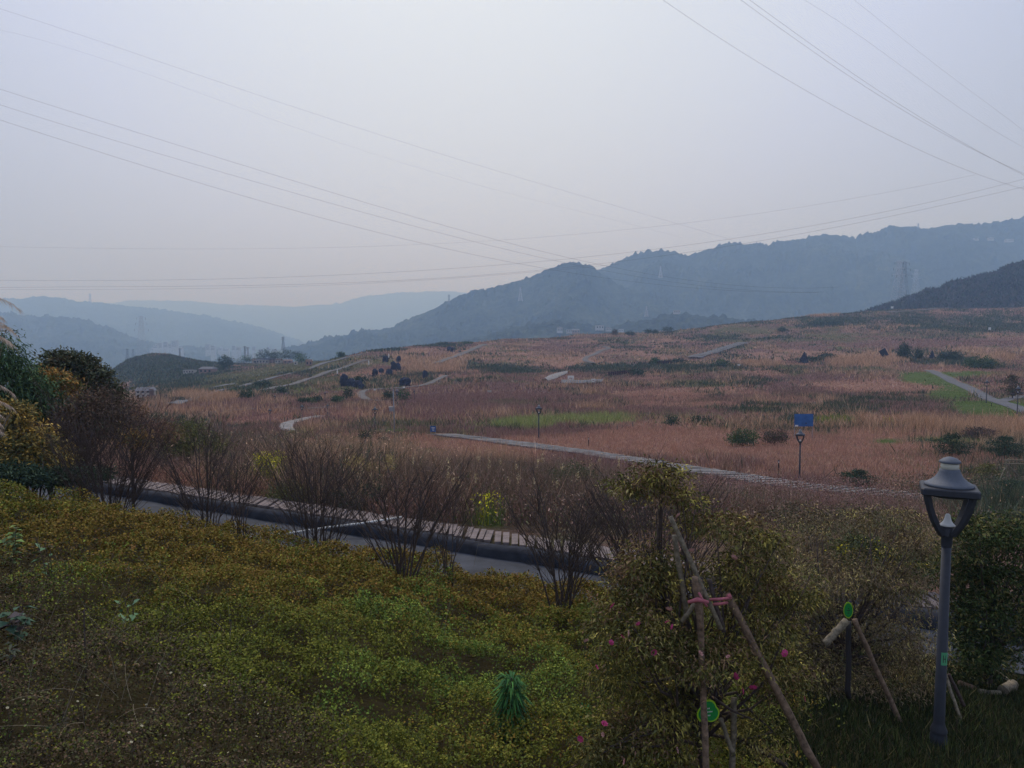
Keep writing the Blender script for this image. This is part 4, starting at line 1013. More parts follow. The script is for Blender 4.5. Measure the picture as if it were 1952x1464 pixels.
pylon(992, 574, 548, 'pale pylon on the face of the middle mountain', M['pylonpale'], 1500, .25, .25, 2)
pylon(1232, 604, 584, 'pale pylon on the foothill below the mountain', M['pylonpale'], 1100, .25, .2, 2)
pylon(1750, 440, 426, 'tiny pylon standing on the skyline of the right mountain', M['pylon'], 2330, .22, .35, 2)
pylon(856, 579, 562, 'tiny pylon on the left shoulder of the middle mountain', M['pylon'], 1890, .22, .3, 2)
pylon(172, 580, 560, 'tiny pylon on the skyline of the left mountain', M['pylon'], 4250, .2, .45, 2)
pylon(540, 668, 642, 'small dark pylon between the valley town and the village', M['pylon'], 900, .2, .16, 2)
pylon(467, 690, 660, 'left thin pole pylon behind the village', M['pylon'], 650, .06, .10, 1)
pylon(473, 690, 662, 'right thin pole pylon behind the village', M['pylon'], 650, .06, .10, 1)
pylon(243, 690, 665, 'left small pylon beyond the green mound', M['pylon'], 900, .2, .14, 1)
pylon(254, 690, 666, 'right small pylon beyond the green mound', M['pylon'], 920, .2, .14, 1)
pylon(343, 686, 664, 'thin pole pylon right of the mound top', M['pylon'], 700, .08, .12, 1)
def cable(lab, pts, D0, D1, r):
    xs_ = [p[0] for p in pts]; ys_ = [p[1] for p in pts]
    co = np.polyfit(xs_, ys_, min(4, len(pts) - 1))
    x0 = -220 if xs_[0] <= 5 else xs_[0] - (180 if ys_[0] <= 1 else 0); x1 = xs_[-1] + (180 if xs_[-1] > 1900 else 0)
    out = []
    for x in np.linspace(x0, x1, 70):
        if x < xs_[0]:
            y = np.polyval(co, xs_[0]) + np.polyval(np.polyder(co), xs_[0]) * (x - xs_[0])
        elif x > xs_[-1]:
            y = np.polyval(co, xs_[-1]) + np.polyval(np.polyder(co), xs_[-1]) * (x - xs_[-1])
        else: y = np.polyval(co, x)
        t = (x - x0) / (x1 - x0); Y = 1 / ((1 - t) / D0 + t / D1)
        out.append(AT(x, y, Y))
    o = MB().tube(out, r * .78, 5).build('power_cable', M['cable']); tag(o, lab, 'cable', 'overhead power cables')
cable('topmost faint cable sloping down from the upper left corner', [(0, 17), (286, 110), (640, 233), (960, 326), (1300, 433), (1395, 455)], 150, 260, .020)
cable('second faint cable from the upper left, just below the topmost', [(0, 57), (333, 160), (600, 256), (866, 340), (1300, 453)], 160, 270, .014)
cable('upper cable of the strong trio crossing the left sky', [(0, 170), (333, 273), (600, 360), (866, 433), (1100, 496), (1300, 530), (1450, 550), (1600, 546)], 140, 230, .026)
cable('middle cable of the strong trio crossing the left sky', [(0, 200), (333, 300), (600, 382), (866, 450), (1060, 495), (1200, 526), (1400, 552), (1570, 556)], 140, 230, .026)
cable('lowest cable of the strong trio crossing the left sky', [(0, 229), (333, 332), (600, 415), (866, 478), (1060, 512), (1200, 535), (1380, 557), (1560, 556)], 140, 230, .026)
cable('faintest near level cable, highest above the left hills', [(0, 470), (433, 475), (666, 470), (1000, 455), (1200, 437), (1400, 413), (1600, 383), (1800, 345), (1860, 333)], 330, 220, .022)
cable('near level cable in the middle above the left hills', [(0, 534), (433, 533), (700, 520), (900, 507), (1060, 497), (1200, 482), (1400, 455), (1600, 420), (1800, 378), (1952, 342)], 330, 220, .036)
cable('near level cable closest above the left hills', [(0, 548), (433, 545), (700, 537), (1000, 517), (1200, 498), (1431, 461), (1640, 423), (1800, 392), (1932, 360)], 330, 220, .036)
cable('lowest near level cable, twin of the one just above', [(0, 552), (433, 549), (700, 540), (1000, 520), (1180, 503)], 335, 260, .030)
cable('leftmost cable sloping down the right part of the sky', [(1264, 0), (1400, 90), (1560, 187), (1740, 279), (1880, 339), (1952, 360)], 120, 190, .026)
cable('lower cable of the close pair in the right sky', [(1412, 0), (1477, 46), (1585, 123), (1739, 220), (1855, 285), (1952, 331)], 120, 190, .026)
cable('upper cable of the close pair in the right sky', [(1429, 0), (1493, 46), (1589, 115), (1739, 214), (1855, 283), (1952, 334)], 122, 190, .026)
cable('faint cable right of the close pair in the right sky', [(1533, 0), (1624, 58), (1739, 141), (1855, 223), (1952, 281)], 150, 210, .018)
cable('rightmost faint cable in the upper right corner', [(1628, 0), (1701, 58), (1778, 119), (1855, 177), (1952, 250)], 150, 210, .016)
print('objects done')

# ------------------------------------------------------------------ trees and shrubs
def crown_cloud(blobs, leafn, size, cols, clump=26, aspect=.4, droop=.15, up=.2, shell=.35):
    """leaf sprays in lumpy blobs; blobs are (centre, radii, weight)"""
    Vs = []; Fs = []; Cs = []; off = 0
    tot = sum(b[2] for b in blobs)
    for c, r, wt in blobs:
        n = int(leafn * wt / tot); nc = max(3, n // clump)
        d = rdirs(nc); rad_ = (shell + (1 - shell) * RNG.random(nc)) ** .5
        lump = .75 + .5 * RNG.random(nc)
        cc = np.array(c) + d * rad_[:, None] * lump[:, None] * np.array(r)
        ccol = pal(cols, nc, .15)
        i = RNG.integers(0, nc, n)
        sp_ = np.minimum(np.array(r) * .13 + size * .8, size * 1.9)
        C = cc[i] + RNG.normal(size=(n, 3)) * sp_ * np.array([1, 1, .6])
        D = rdirs(n) * .9 + unit(C - np.array(c)) * .5 + np.array([0, 0, up])
        V, Fq = leaf_geo(C, D, rdirs(n) + np.array([0, 0, .8]), size * (.6 + .8 * RNG.random(n)), size * aspect * (.6 + .8 * RNG.random(n)), droop)
        col = ccol[i] * (1 + RNG.normal(size=(n, 1)) * .2)
        Vs.append(V); Fs.append(Fq + off); off += len(V); Cs.append(np.repeat(np.clip(col, .004, 1), 4, 0))
    return np.concatenate(Vs), np.concatenate(Fs), np.concatenate(Cs)
def tree(name, lab, cat, base, blobs, leafn, size, cols, trunk_r=.05, group=None, limbs=6, barkm=None, kw={}, extra=None):
    """base: world point; blobs px: (x, y, depth, rx_px, ry_px, weight)"""
    B = Vector(base); e = empty(name, B); tag(e, lab, cat, group)
    bl = []
    for x, y, Y, rx, ry, wt in blobs:
        c = AT(x, y, Y); k = Y / F; bl.append(((c.x - B.x, c.y - B.y, c.z - B.z), (rx * k, rx * k * .8, ry * k), wt))
    V, Fq, Cc = crown_cloud(bl, leafn, size, cols, **kw)
    np_obj('crown', V, Fq, M['leaf'], e, tint=Cc)
    mb = MB(); zc = sum(b[0][2] * b[2] for b in bl) / sum(b[2] for b in bl)
    xc = sum(b[0][0] * b[2] for b in bl) / sum(b[2] for b in bl)
    mb.tube([(0, 0, -.3), (xc * .15, 0, zc * .4), (xc * .6, 0, zc * .85), (xc, 0, zc * 1.15)], [trunk_r * 1.2, trunk_r, trunk_r * .7, trunk_r * .3], 7)
    r3 = random.Random(int(abs(B.x * 31 + B.y * 17)))
    for c, r, wt in bl:
        for _ in range(limbs):
            t = r3.uniform(.3, .8); s_ = Vector((xc * t * .7, 0, zc * t)); g = Vector(c) + Vector((r3.uniform(-.8, .8) * r[0], r3.uniform(-.8, .8) * r[1], r3.uniform(-.3, .8) * r[2]))
            m_ = s_.lerp(g, .5) + Vector((r3.uniform(-.1, .1), r3.uniform(-.1, .1), -.08)) * (g - s_).length
            mb.tube([s_, m_, g], [trunk_r * .45, trunk_r * .28, trunk_r * .08], 5)
    mb.build('trunk', barkm or M['bark'], e, True)
    if extra: extra(e, bl)
    return e
GREEN = [(.05, .08, .035, 3), (.035, .06, .03, 3), (.08, .105, .04, 1)]
DARK = [(.025, .042, .028, 3), (.035, .052, .03, 3), (.05, .065, .035, 1)]
OLIVE = [(.10, .10, .035, 3), (.07, .075, .03, 3), (.14, .12, .04, 1)]
ORANGE = [(.24, .13, .035, 3), (.17, .10, .035, 3), (.30, .19, .05, 1), (.09, .085, .03, 3)]
# far trees on the plain and ridge
def far_tree(x, yb, w_px, h_px, lab, cols=DARK, name='tree', trunk=True, n=700, group='scattered trees on the plain', lay=False):
    p = P(x, yb); k = p.y / F
    if lay: bl = [(x + dx * w_px, yb - h_px * f, p.y, w_px * q, h_px * .08, 1) for dx, f, q in ((0, .95, .2), (-.2, .75, .38), (.22, .6, .4), (-.05, .42, .45), (.1, .25, .35))]
    else: bl = [(x, yb - h_px * .6, p.y, w_px * .42, h_px * .38, 2), (x - w_px * .22, yb - h_px * .42, p.y, w_px * .28, h_px * .28, 1), (x + w_px * .25, yb - h_px * .45, p.y, w_px * .26, h_px * .3, 1)]
    tree(name, lab, 'tree', p, bl, n, max(.05, min(.5, 3.0 * k)), cols, max(.03, .02 * h_px * k), group, 2, kw=dict(clump=10, aspect=.6))
far_tree(1272, 638, 22, 17, 'round dark tree alone on the crest above the plain', DARK)
far_tree(1236, 637, 14, 10, 'dark rounded tree left of the lone crest tree'); far_tree(1248, 637, 9, 8, 'small tree touching the lone crest tree'); far_tree(1201, 640, 16, 9, 'low dark tree on the crest above the foothill hamlet'); far_tree(1172, 640, 8, 12, 'bare thin tree at the left end of the crest trees', [(.07, .06, .05)])
far_tree(430, 706, 26, 30, 'tall dark tree beside the half hidden farm building', DARK, n=1400)
far_tree(470, 692, 40, 14, 'spreading dark trees left of the ridge village', GREEN); far_tree(502, 688, 28, 24, 'large dark tree rising over the ridge village roofs', DARK, n=1200)
far_tree(545, 688, 60, 22, 'broad dark grove right of the ridge village', DARK, n=2200); far_tree(520, 689, 16, 22, 'dark tree next to the large village tree', DARK); far_tree(575, 694, 24, 20, 'tree behind the tiny white kiosk', GREEN)
far_tree(1723, 684, 19, 29, 'round headed dark tree right of the tilted black panel', DARK, n=1200)
far_tree(1491, 633, 14, 9, 'small dark bush on the rise right of the crest', DARK); far_tree(1575, 622, 60, 12, 'dark thicket on the rise below the scrub hill', DARK, n=1600); far_tree(1545, 620, 50, 16, 'dark bush left part of the thicket', GREEN, n=1200)
far_tree(1865, 705, 50, 28, 'dark spreading bush beside the upper lawn', GREEN, n=1600); far_tree(1890, 704, 20, 20, 'paler bush at the right edge of the spreading one', OLIVE)
far_tree(1810, 688, 40, 20, 'dark low trees right of the small netted pyramid', DARK, n=1200); far_tree(1751, 687, 8, 22, 'thin upright sapling left of the small netted pyramid', DARK)
far_tree(1545, 690, 30, 10, 'low dark shrubs beside the dark netted pyramid', DARK); far_tree(1575, 686, 26, 12, 'low dark shrub between the pyramid and the reeds', DARK)
far_tree(1415, 852, 58, 36, 'rounded bright green shrub in the tan grass', GREEN, n=2600); far_tree(1477, 850, 50, 36, 'dark reddish brown bush right of the green shrub', [(.09, .06, .05, 2), (.07, .055, .045, 2), (.06, .065, .035, 1)], n=1600)
far_tree(1637, 928, 60, 30, 'small dark green spreading tree beside the plank path', DARK, n=2600, lay=True)
far_tree(1930, 760, 34, 42, 'reddish brown pine at the right edge by the path', [(.09, .06, .04, 3), (.05, .06, .03, 2)], n=1600, lay=True)
far_tree(1815, 872, 70, 42, 'layered young pine in the field above the lamp', DARK, n=2600, lay=True); far_tree(1915, 876, 60, 42, 'layered young pine behind the timber frame', DARK, n=2600, lay=True)
far_tree(1880, 925, 60, 40, 'thin layered tree left of the timber frame', OLIVE, n=1500, lay=True)
far_tree(1930, 1000, 110, 80, 'dark layered pine at the right edge behind the lamp', DARK, n=6000, lay=True)
far_tree(1870, 836, 60, 22, 'dark maroon bush low in the field on the right', [(.09, .05, .05, 2), (.05, .045, .035, 2)], n=1600)
for i, (x, y, w_, h_, l) in enumerate([(590, 770, 14, 12, 'leftmost of the small dark conifers above the red cloth'), (603, 768, 14, 13, 'middle one of the small dark conifers'), (575, 770, 12, 10, 'low dark conifer left of the small row'), (642, 768, 18, 14, 'small bushy tree on the yellow green patch'), (663, 762, 12, 22, 'upright small tree on the yellow green patch'),
     (465, 762, 14, 16, 'left one of two dark upright shrubs near the long road'), (477, 761, 8, 15, 'right one of two dark upright shrubs near the long road'), (538, 751, 14, 10, 'small round tree on the maroon patch'), (500, 738, 28, 14, 'green bush beside the long road'), (445, 752, 26, 11, 'green bushes at the lower end of the long road'),
     (688, 730, 18, 14, 'small tree below the long netted row'), (740, 764, 16, 20, 'dark bush behind the rail fence'), (768, 765, 22, 26, 'green brown tree right of the tall camera pole'), (695, 838, 18, 16, 'small dark pine in the tan grass left of the camera pole'), (730, 842, 18, 7, 'low green tuft right of the small pine'),
     (1250, 695, 14, 12, 'dark shrub at the left end of the farther board fence'), (1292, 694, 20, 12, 'dark shrubs at the right end of the farther board fence'), (1215, 716, 24, 14, 'grey green shrub right of the nearer board fence'), (1375, 699, 30, 14, 'dark shrub below the upper sheeted strip'),
     (1280, 812, 26, 20, 'dark maroon bush above the lime reeds, left of two'), (1335, 806, 40, 12, 'dark maroon bush above the lime reeds, right of two'), (650, 680, 10, 8, 'round shrub on the ridge beside the long road'), (745, 669, 40, 4, 'low hedge along the left crest'), (845, 659, 30, 6, 'dark low shrubs on the crest above the grey track'), (888, 656, 30, 5, 'dark low shrubs further right on the crest')]):
    far_tree(x, y, w_, h_, l, DARK if i % 3 else GREEN, n=500)
# scrub standing on the dark hill, dropped onto its surface
from mathutils.bvhtree import BVHTree
ho = bpy.data.objects['scrub_hill']; hm = ho.data
bvh = BVHTree.FromPolygons([tuple(v.co) for v in hm.vertices], [tuple(p.vertices) for p in hm.polygons])
Bs = []
for _ in range(42000):
    Yh = RNG.uniform(500, 665); Xh = RNG.uniform(.42, .80) * Yh
    h_ = bvh.ray_cast(Vector((Xh, Yh, 400)), Vector((0, 0, -1)))
    if h_[0] is not None and h_[0].z > Hs(Xh, Yh) - .5: Bs.append(tuple(h_[0]))
Bs = np.array(Bs); pn = fbm(Bs[:, 0] * .05, Bs[:, 1] * .05, 3)
V, Fq = blades_geo(Bs, (.8 + 2.6 * RNG.random(len(Bs)) ** 2) * (.4 + pn), 1.0 + 1.4 * RNG.random(len(Bs)), .8)
tag(np_obj('hill_scrub', V, Fq, M['blade'], tint=np.repeat(pal([(.05, .045, .035, 3), (.04, .05, .03, 3), (.075, .06, .05, 2), (.03, .035, .025, 2)], len(Bs)), 3, 0)), 'leafless scrub covering the dark hill at the right', 'scrub', kind='stuff')
print('far trees done')

# left thicket -------------------------------------------------------------
def on(x, Y):
    X_ = float(uof(x, 800)) * Y; return Vector((X_, Y, Hs(X_, Y)))
tg2 = 'trees and bushes of the left thicket'
tree('evergreen_tree', 'dark broadleaf tree topping the left thicket', 'tree', on(150, 24), [(120, 686, 24, 26, 14, 1), (150, 692, 24, 28, 13, 1), (95, 712, 24, 30, 14, 1), (180, 712, 24, 24, 14, .8), (205, 745, 24, 26, 18, .8), (140, 735, 24, 50, 22, 1.5), (170, 780, 24, 45, 24, 1.2), (100, 770, 24, 40, 24, 1)], 15000, .13, [(.06, .066, .038, 3), (.042, .05, .03, 3), (.10, .08, .045, 2)], .09, tg2)
tree('bamboo', 'green bamboo at the left edge of the photo', 'bamboo', on(10, 20), [(-20, 680, 20, 50, 45, 1.5), (15, 730, 20, 50, 50, 2), (-30, 800, 20, 60, 80, 2), (60, 760, 20, 40, 40, 1)], 15000, .15, [(.05, .085, .04, 3), (.035, .06, .03, 3), (.08, .11, .04, 1)], .05, tg2, kw=dict(aspect=.22, droop=.5))
tree('autumn_tree', 'orange leaved bush in the upper left thicket', 'tree', on(95, 21), [(85, 735, 21, 42, 26, 2), (60, 775, 21, 45, 30, 2), (115, 755, 21, 30, 24, 1)], 9000, .13, ORANGE, .06, tg2)
tree('autumn_tree', 'golden leaved bush filling the lower left thicket', 'tree', on(55, 18), [(50, 850, 18, 50, 34, 2), (10, 880, 18, 50, 30, 2), (90, 880, 18, 36, 28, 1.2), (20, 790, 18, 30, 22, 1)], 14000, .12, [(.26, .17, .04, 3), (.16, .12, .04, 3), (.09, .09, .035, 4), (.32, .22, .06, 1)], .06, tg2)
tree('brown_bush', 'dark brown twiggy bush between evergreen and bare shrubs', 'bush', on(160, 20), [(160, 800, 20, 60, 50, 2), (200, 790, 20, 45, 50, 1.5), (120, 840, 20, 50, 40, 1.5)], 11000, .10, [(.10, .065, .045, 3), (.07, .05, .038, 3), (.06, .06, .035, 1)], .06, tg2, kw=dict(aspect=.3))
tree('brown_bush', 'reddish brown bush behind the leftmost bare shrub', 'bush', on(250, 27), [(235, 790, 27, 40, 34, 2), (290, 822, 27, 50, 26, 1.5), (215, 805, 27, 36, 36, 1)], 9000, .10, [(.14, .075, .055, 3), (.10, .065, .05, 3), (.20, .12, .05, .6)], .05, tg2, kw=dict(aspect=.3))
tree('low_bush', 'dark green low bushes at the foot of the thicket', 'bush', on(60, 17), [(30, 905, 17, 60, 18, 1), (110, 910, 17, 50, 14, 1), (170, 905, 18, 40, 12, .7)], 8000, .09, DARK, .03, tg2)
tree('green_shrub', 'olive green shrub behind the second bare shrub', 'bush', on(380, 36), [(350, 830, 36, 40, 26, 2), (385, 850, 36, 50, 22, 1.5), (330, 870, 36, 40, 20, 1)], 8000, .12, OLIVE, .05, tg2)
tree('yellow_shrub', 'small yellow leaved shrub beside the leftmost bare shrub', 'bush', on(250, 22), [(245, 830, 22, 26, 16, 1), (270, 840, 22, 16, 12, .6)], 900, .12, ORANGE, .03, tg2)
def plume(x, y, Y, base_x, lab, n, ln, wd):
    c = AT(x, y, Y); b_ = on(base_x, Y); e = empty('pampas_grass', b_); tag(e, lab, 'pampas grass', 'pampas plumes at the left edge')
    mb = MB(); cl = c - b_
    for k in range(6):
        q = cl + Vector((random.uniform(-.25, .05), random.uniform(-.2, .2), random.uniform(-.1, .1)))
        mb.tube([(random.uniform(-.15, .15), random.uniform(-.1, .1), -.1), q * .6, q], [.012, .01, .006], 4)
    mb.build('stem', M['bamboo'], e)
    Cs_ = []; Ds_ = []
    for k in range(6):
        th = RNG.uniform(-.35, .35); L0 = wd * RNG.uniform(3.2, 5.2); z0 = -.42 + .16 * k + RNG.uniform(-.05, .05); x0 = RNG.uniform(-1.1, -.7)
        t = RNG.random(n // 6) ** .8
        P3 = np.stack([cl.x + x0 + t * L0, cl.y + RNG.uniform(-.3, .3) + th * t * L0, cl.z + z0 + .34 * np.sin(t * 2.3) * L0 - .16 * t ** 2 * L0], 1)
        Cs_.append(P3); Ds_.append(np.stack([.9 + .25 * RNG.normal(size=len(t)), .25 * RNG.normal(size=len(t)), .25 - 1.25 * t + .22 * RNG.normal(size=len(t))], 1))
    Cn = np.concatenate(Cs_); D = np.concatenate(Ds_); n = len(Cn)
    V, Fq = leaf_geo(Cn, D, rdirs(n), ln * (.3 + .7 * RNG.random(n)), np.full(n, .006), .35)
    np_obj('plume', V, Fq, M['blade'], e, tint=np.repeat(pal([(.44, .34, .26, 2), (.50, .40, .32, 2), (.30, .22, .17, 1)], n), 4, 0))
plume(18, 636, 16, -90, 'upper pale pampas plume bending right at the left edge', 1300, .22, .26)
plume(28, 790, 15, -90, 'lower pale pampas plume over the golden bush', 1300, .16, .22)

MB_ = 'bushes among the weeds beyond the slab walk'
for x, y, Y_, rx, ry, n_, cols_, lab_ in [(775, 895, 34, 40, 16, 2600, GREEN, 'dark green bush among the weeds above the arching bare shrub'), (690, 950, 27, 50, 30, 4200, DARK, 'dark leafy bush right of the white cane'), (1095, 915, 30, 46, 30, 4500, [(.075, .08, .04, 3), (.055, .06, .03, 2)], 'olive bush behind the fan shaped bare shrub'),
        (430, 885, 36, 60, 22, 3600, GREEN, 'green bush behind the second and third bare shrubs'), (560, 940, 28, 40, 24, 3000, OLIVE, 'olive bush near the bright yellow flowers'), (1380, 950, 30, 60, 14, 2600, GREEN, 'low green bush strip right of the camellia top'), (880, 960, 27, 60, 24, 3600, [(.10, .075, .05, 3), (.075, .065, .04, 2)], 'brown bush above the yellow flowers at the centre'),
        (1240, 960, 25, 50, 40, 4200, [(.085, .065, .045, 3), (.06, .055, .035, 2)], 'brown bush behind the large bare shrub'), (620, 870, 40, 50, 16, 2400, [(.12, .08, .06, 3), (.08, .07, .045, 2)], 'reddish brown bush behind the tall bare shrub at the cane')]:
    c_ = AT(x, y, Y_); c_.z = Hs(c_.x, c_.y)
    tree('bush', lab_, 'bush', c_, [(x, y, Y_, rx, ry, 2), (x - rx * .6, y + ry * .3, Y_, rx * .6, ry * .8, 1), (x + rx * .6, y + ry * .25, Y_, rx * .6, ry * .7, 1)], n_, .10, cols_, .03, MB_, 3, kw=dict(aspect=.35))
# bare shrubs along the bank ------------------------------------------------
def bare_shrub(x, yb, yt, spread_px, lab, stems=16, seed=0, depth=None, r0=.018, twig=1.0, lean=0.0, barkm=None):
    p = P(x, yb) if depth is None else on(x, depth)
    if depth is None and yb < 1200:
        # foot hidden in the ground cover: stand it where the sight line meets the cover
        for _ in range(3):
            u_ = float(uof(x, yb)); t_ = float(tanel(yb)); Yg = np.linspace(8, 17.5, 400); g = H(u_ * Yg, Yg) + hedge_top(u_ * Yg, Yg)
            h_ = np.nonzero(t_ * Yg <= g)[0]
            Y_ = Yg[h_[0]] if len(h_) else 15.5
            p = Vector((u_ * Y_, Y_, Hs(u_ * Y_, Y_)))
            break
    r3 = random.Random(seed); k = p.y / F
    Ht = float(tanel(yt)) * p.y - p.z; S = spread_px * k
    e = empty('bare_shrub', p); tag(e, lab, 'shrub', 'bare vase shaped shrubs on the bank')
    A = MB(); Bm = A
    for i in range(stems):
        a = 2 * math.pi * i / stems + r3.uniform(-.3, .3); rr_ = S * 1.22 * r3.uniform(.2, 1.0) ** .7
        top = Vector((math.cos(a) * rr_ + lean * Ht, math.sin(a) * rr_ * .8, Ht * r3.uniform(.62, .92)))
        b0 = Vector((math.cos(a) * .12 * r3.random(), math.sin(a) * .12 * r3.random(), -.1))
        pts = []
        for j in range(8):
            t = j / 7
            q = b0.lerp(top, t); bow = math.sin(t * math.pi) * .10
            q += Vector((math.cos(a) * bow * -.6, math.sin(a) * bow * -.6, bow * .5)) + Vector((r3.uniform(-1, 1), r3.uniform(-1, 1), 0)) * .018 * (1 + t)
            pts.append(q)
        rs = [r0 * (1 - .72 * j / 7) * r3.uniform(.9, 1.1) for j in range(8)]
        A.tube(pts, rs, 5, False)
        nb = int(7 * twig)
        for b in range(nb):
            t = r3.uniform(.3, .97); j = min(6, int(t * 7)); s_ = pts[j].lerp(pts[j + 1], t * 7 - j)
            a2 = a + r3.uniform(-1.3, 1.3); L_ = Ht * r3.uniform(.18, .42) * (1.15 - t * .5)
            d = Vector((math.cos(a2) * .75, math.sin(a2) * .7, r3.uniform(.5, 1.1))).normalized()
            p1 = s_ + d * L_ * .5 + Vector((r3.uniform(-.03, .03), r3.uniform(-.03, .03), .02)); p2 = s_ + (d + Vector((0, 0, .15))).normalized() * L_
            A.tube([s_, p1, p2], [r0 * .38, r0 * .26, r0 * .12], 4, False)
            for c_ in range(int(4 * twig)):
                t2 = r3.uniform(.2, .95); s2 = s_.lerp(p2, t2); a3 = a2 + r3.uniform(-1.6, 1.6); L2 = L_ * r3.uniform(.25, .6)
                d2 = Vector((math.cos(a3) * .6, math.sin(a3) * .6, r3.uniform(.3, 1.2))).normalized()
                q2 = s2 + d2 * L2
                Bm.tube([s2, s2.lerp(q2, .5) + Vector((r3.uniform(-.015, .015), 0, .01)), q2], [r0 * .2, r0 * .15, r0 * .08], 3, False)
                if r3.random() < .5:
                    s3 = s2.lerp(q2, .5); q3 = s3 + Vector((r3.uniform(-1, 1), r3.uniform(-1, 1), r3.uniform(.2, 1))).normalized() * L2 * .5
                    Bm.tube([s3, q3], [r0 * .14, r0 * .07], 3, False)
    A.build('stems', barkm or M['bark'], e, True)
bare_shrub(205, 953, 745, 95, 'leftmost bare shrub at the top of the bank', 24, 1, twig=1.6, r0=.014)
bare_shrub(392, 990, 790, 90, 'second bare shrub from the left, standing before the kerb', 15, 2, twig=1.2)
bare_shrub(458, 1000, 830, 45, 'small bare shrub close right of the second one', 8, 3, r0=.011)
bare_shrub(608, 1036, 800, 85, 'bare shrub beside the white cane on the slab walk', 17, 4, twig=1.3)
bare_shrub(768, 1096, 865, 110, 'bare shrub with wide arching stems at the middle of the bank', 16, 5, twig=1.1)
bare_shrub(850, 1085, 900, 50, 'slim bare shrub tucked behind the wide arching one', 8, 6, r0=.012)
bare_shrub(1073, 1156, 905, 95, 'bare shrub left of the camellia, stems rising like a fan', 18, 7, twig=1.2)
bare_shrub(1245, 1200, 890, 150, 'large bare shrub half hidden behind the camellia', 26, 8, twig=1.3, lean=-.06)
# white cane lying over the kerb
a_ = P(700, 990); b_ = P(590, 1025); 
q0 = lane_pt(-4.2, 1.2, -5.62); q1 = lane_pt(-4.5, -.2, -5.57); q2 = lane_pt(-6.0, -1.6, -5.80); q3 = lane_pt(-7.2, -2.6, -5.93)
tag(MB().tube([q0, q1, q1.lerp(q2, .5) + Vector((0, 0, .02)), q2, q3], .035, 6).build('white_cane', M['white'], smooth=True), 'long white cane lying from the slab walk down into the lane', 'cane')

# support poles ------------------------------------------------------------
def pole(mb, a, b, r, seed=0):
    r3 = random.Random(seed); a = Vector(a); b = Vector(b); n = 9
    pts = [a.lerp(b, i / n) + Vector((r3.uniform(-1, 1), r3.uniform(-1, 1), 0)) * r * .18 for i in range(n + 1)]
    rs = [r * (1.06 if i % 2 else .96) for i in range(n + 1)]
    mb.tube(pts, rs, 9)
cb = on(1340, 6.7); cb = Vector((AT(1345, 1300, 6.7).x, 6.7, 0)); cb.z = Hs(cb.x, cb.y)
def R(x, y, Y): return AT(x, y, Y) - cb
def camellia_extra(e, bl):
    pass
CAM = [(.085, .080, .024, 5), (.055, .055, .02, 4), (.12, .088, .034, 3), (.21, .175, .045, 3), (.12, .075, .042, 3), (.24, .20, .08, .5)]
Yc = 6.7
blobs = [(1258, 900, Yc, 50, 20, .45), (1210, 925, Yc, 44, 18, .4), (1280, 945, Yc, 60, 26, .5), (1365, 1000, Yc, 95, 26, .9), (1445, 1030, Yc, 70, 24, .6), (1240, 1080, Yc, 70, 55, 1.5), (1200, 1130, Yc, 60, 50, 1.1), (1290, 1120, Yc + .3, 70, 50, .9),
         (1230, 1210, Yc - .2, 85, 60, 2.0), (1160, 1190, Yc, 45, 40, .6), (1180, 1290, Yc, 60, 50, 1.0), (1340, 1250, Yc - .3, 110, 45, 2.2), (1440, 1180, Yc, 80, 60, 1.6), (1420, 1090, Yc, 80, 40, 1.1), (1500, 1130, Yc, 60, 50, .8), (1480, 1290, Yc, 80, 60, 1.4), (1270, 1340, Yc, 90, 55, 1.7), (1180, 1390, Yc, 60, 50, 1.1), (1250, 1430, Yc - .2, 80, 45, 1.2), (1450, 1390, Yc, 70, 50, .8), (1140, 1430, Yc - .2, 50, 40, .6), (1350, 1380, Yc + .4, 60, 50, .6)]
cam_tree = tree('camellia_tree', 'leafy camellia with pink flowers propped by tied timber poles', 'tree', cb, blobs, 46000, .046, CAM, .045, None, 3, kw=dict(clump=34, aspect=.32, droop=.35, up=.05, shell=.1))
# leader shoots and the visible limbs of the camellia
mb = MB()
mb.tube([R(1285, 1440, Yc), R(1300, 1300, Yc), R(1278, 1180, Yc), R(1255, 1040, Yc), R(1268, 900, Yc), R(1262, 872, Yc)], [.05, .04, .028, .018, .010, .004], 8)
mb.tube([R(1400, 1120, Yc), R(1432, 1165, Yc), R(1436, 1230, Yc)], [.016, .022, .024], 6)
mb.tube([R(1180, 1400, Yc), R(1280, 1350, Yc), R(1335, 1322, Yc)], [.02, .028, .03], 6)
mb.tube([R(1355, 1330, Yc), R(1405, 1320, Yc), R(1420, 1345, Yc), R(1480, 1400, Yc)], [.014, .014, .012, .007], 6)
mb.build('limb', M['bark'], cam_tree, True)
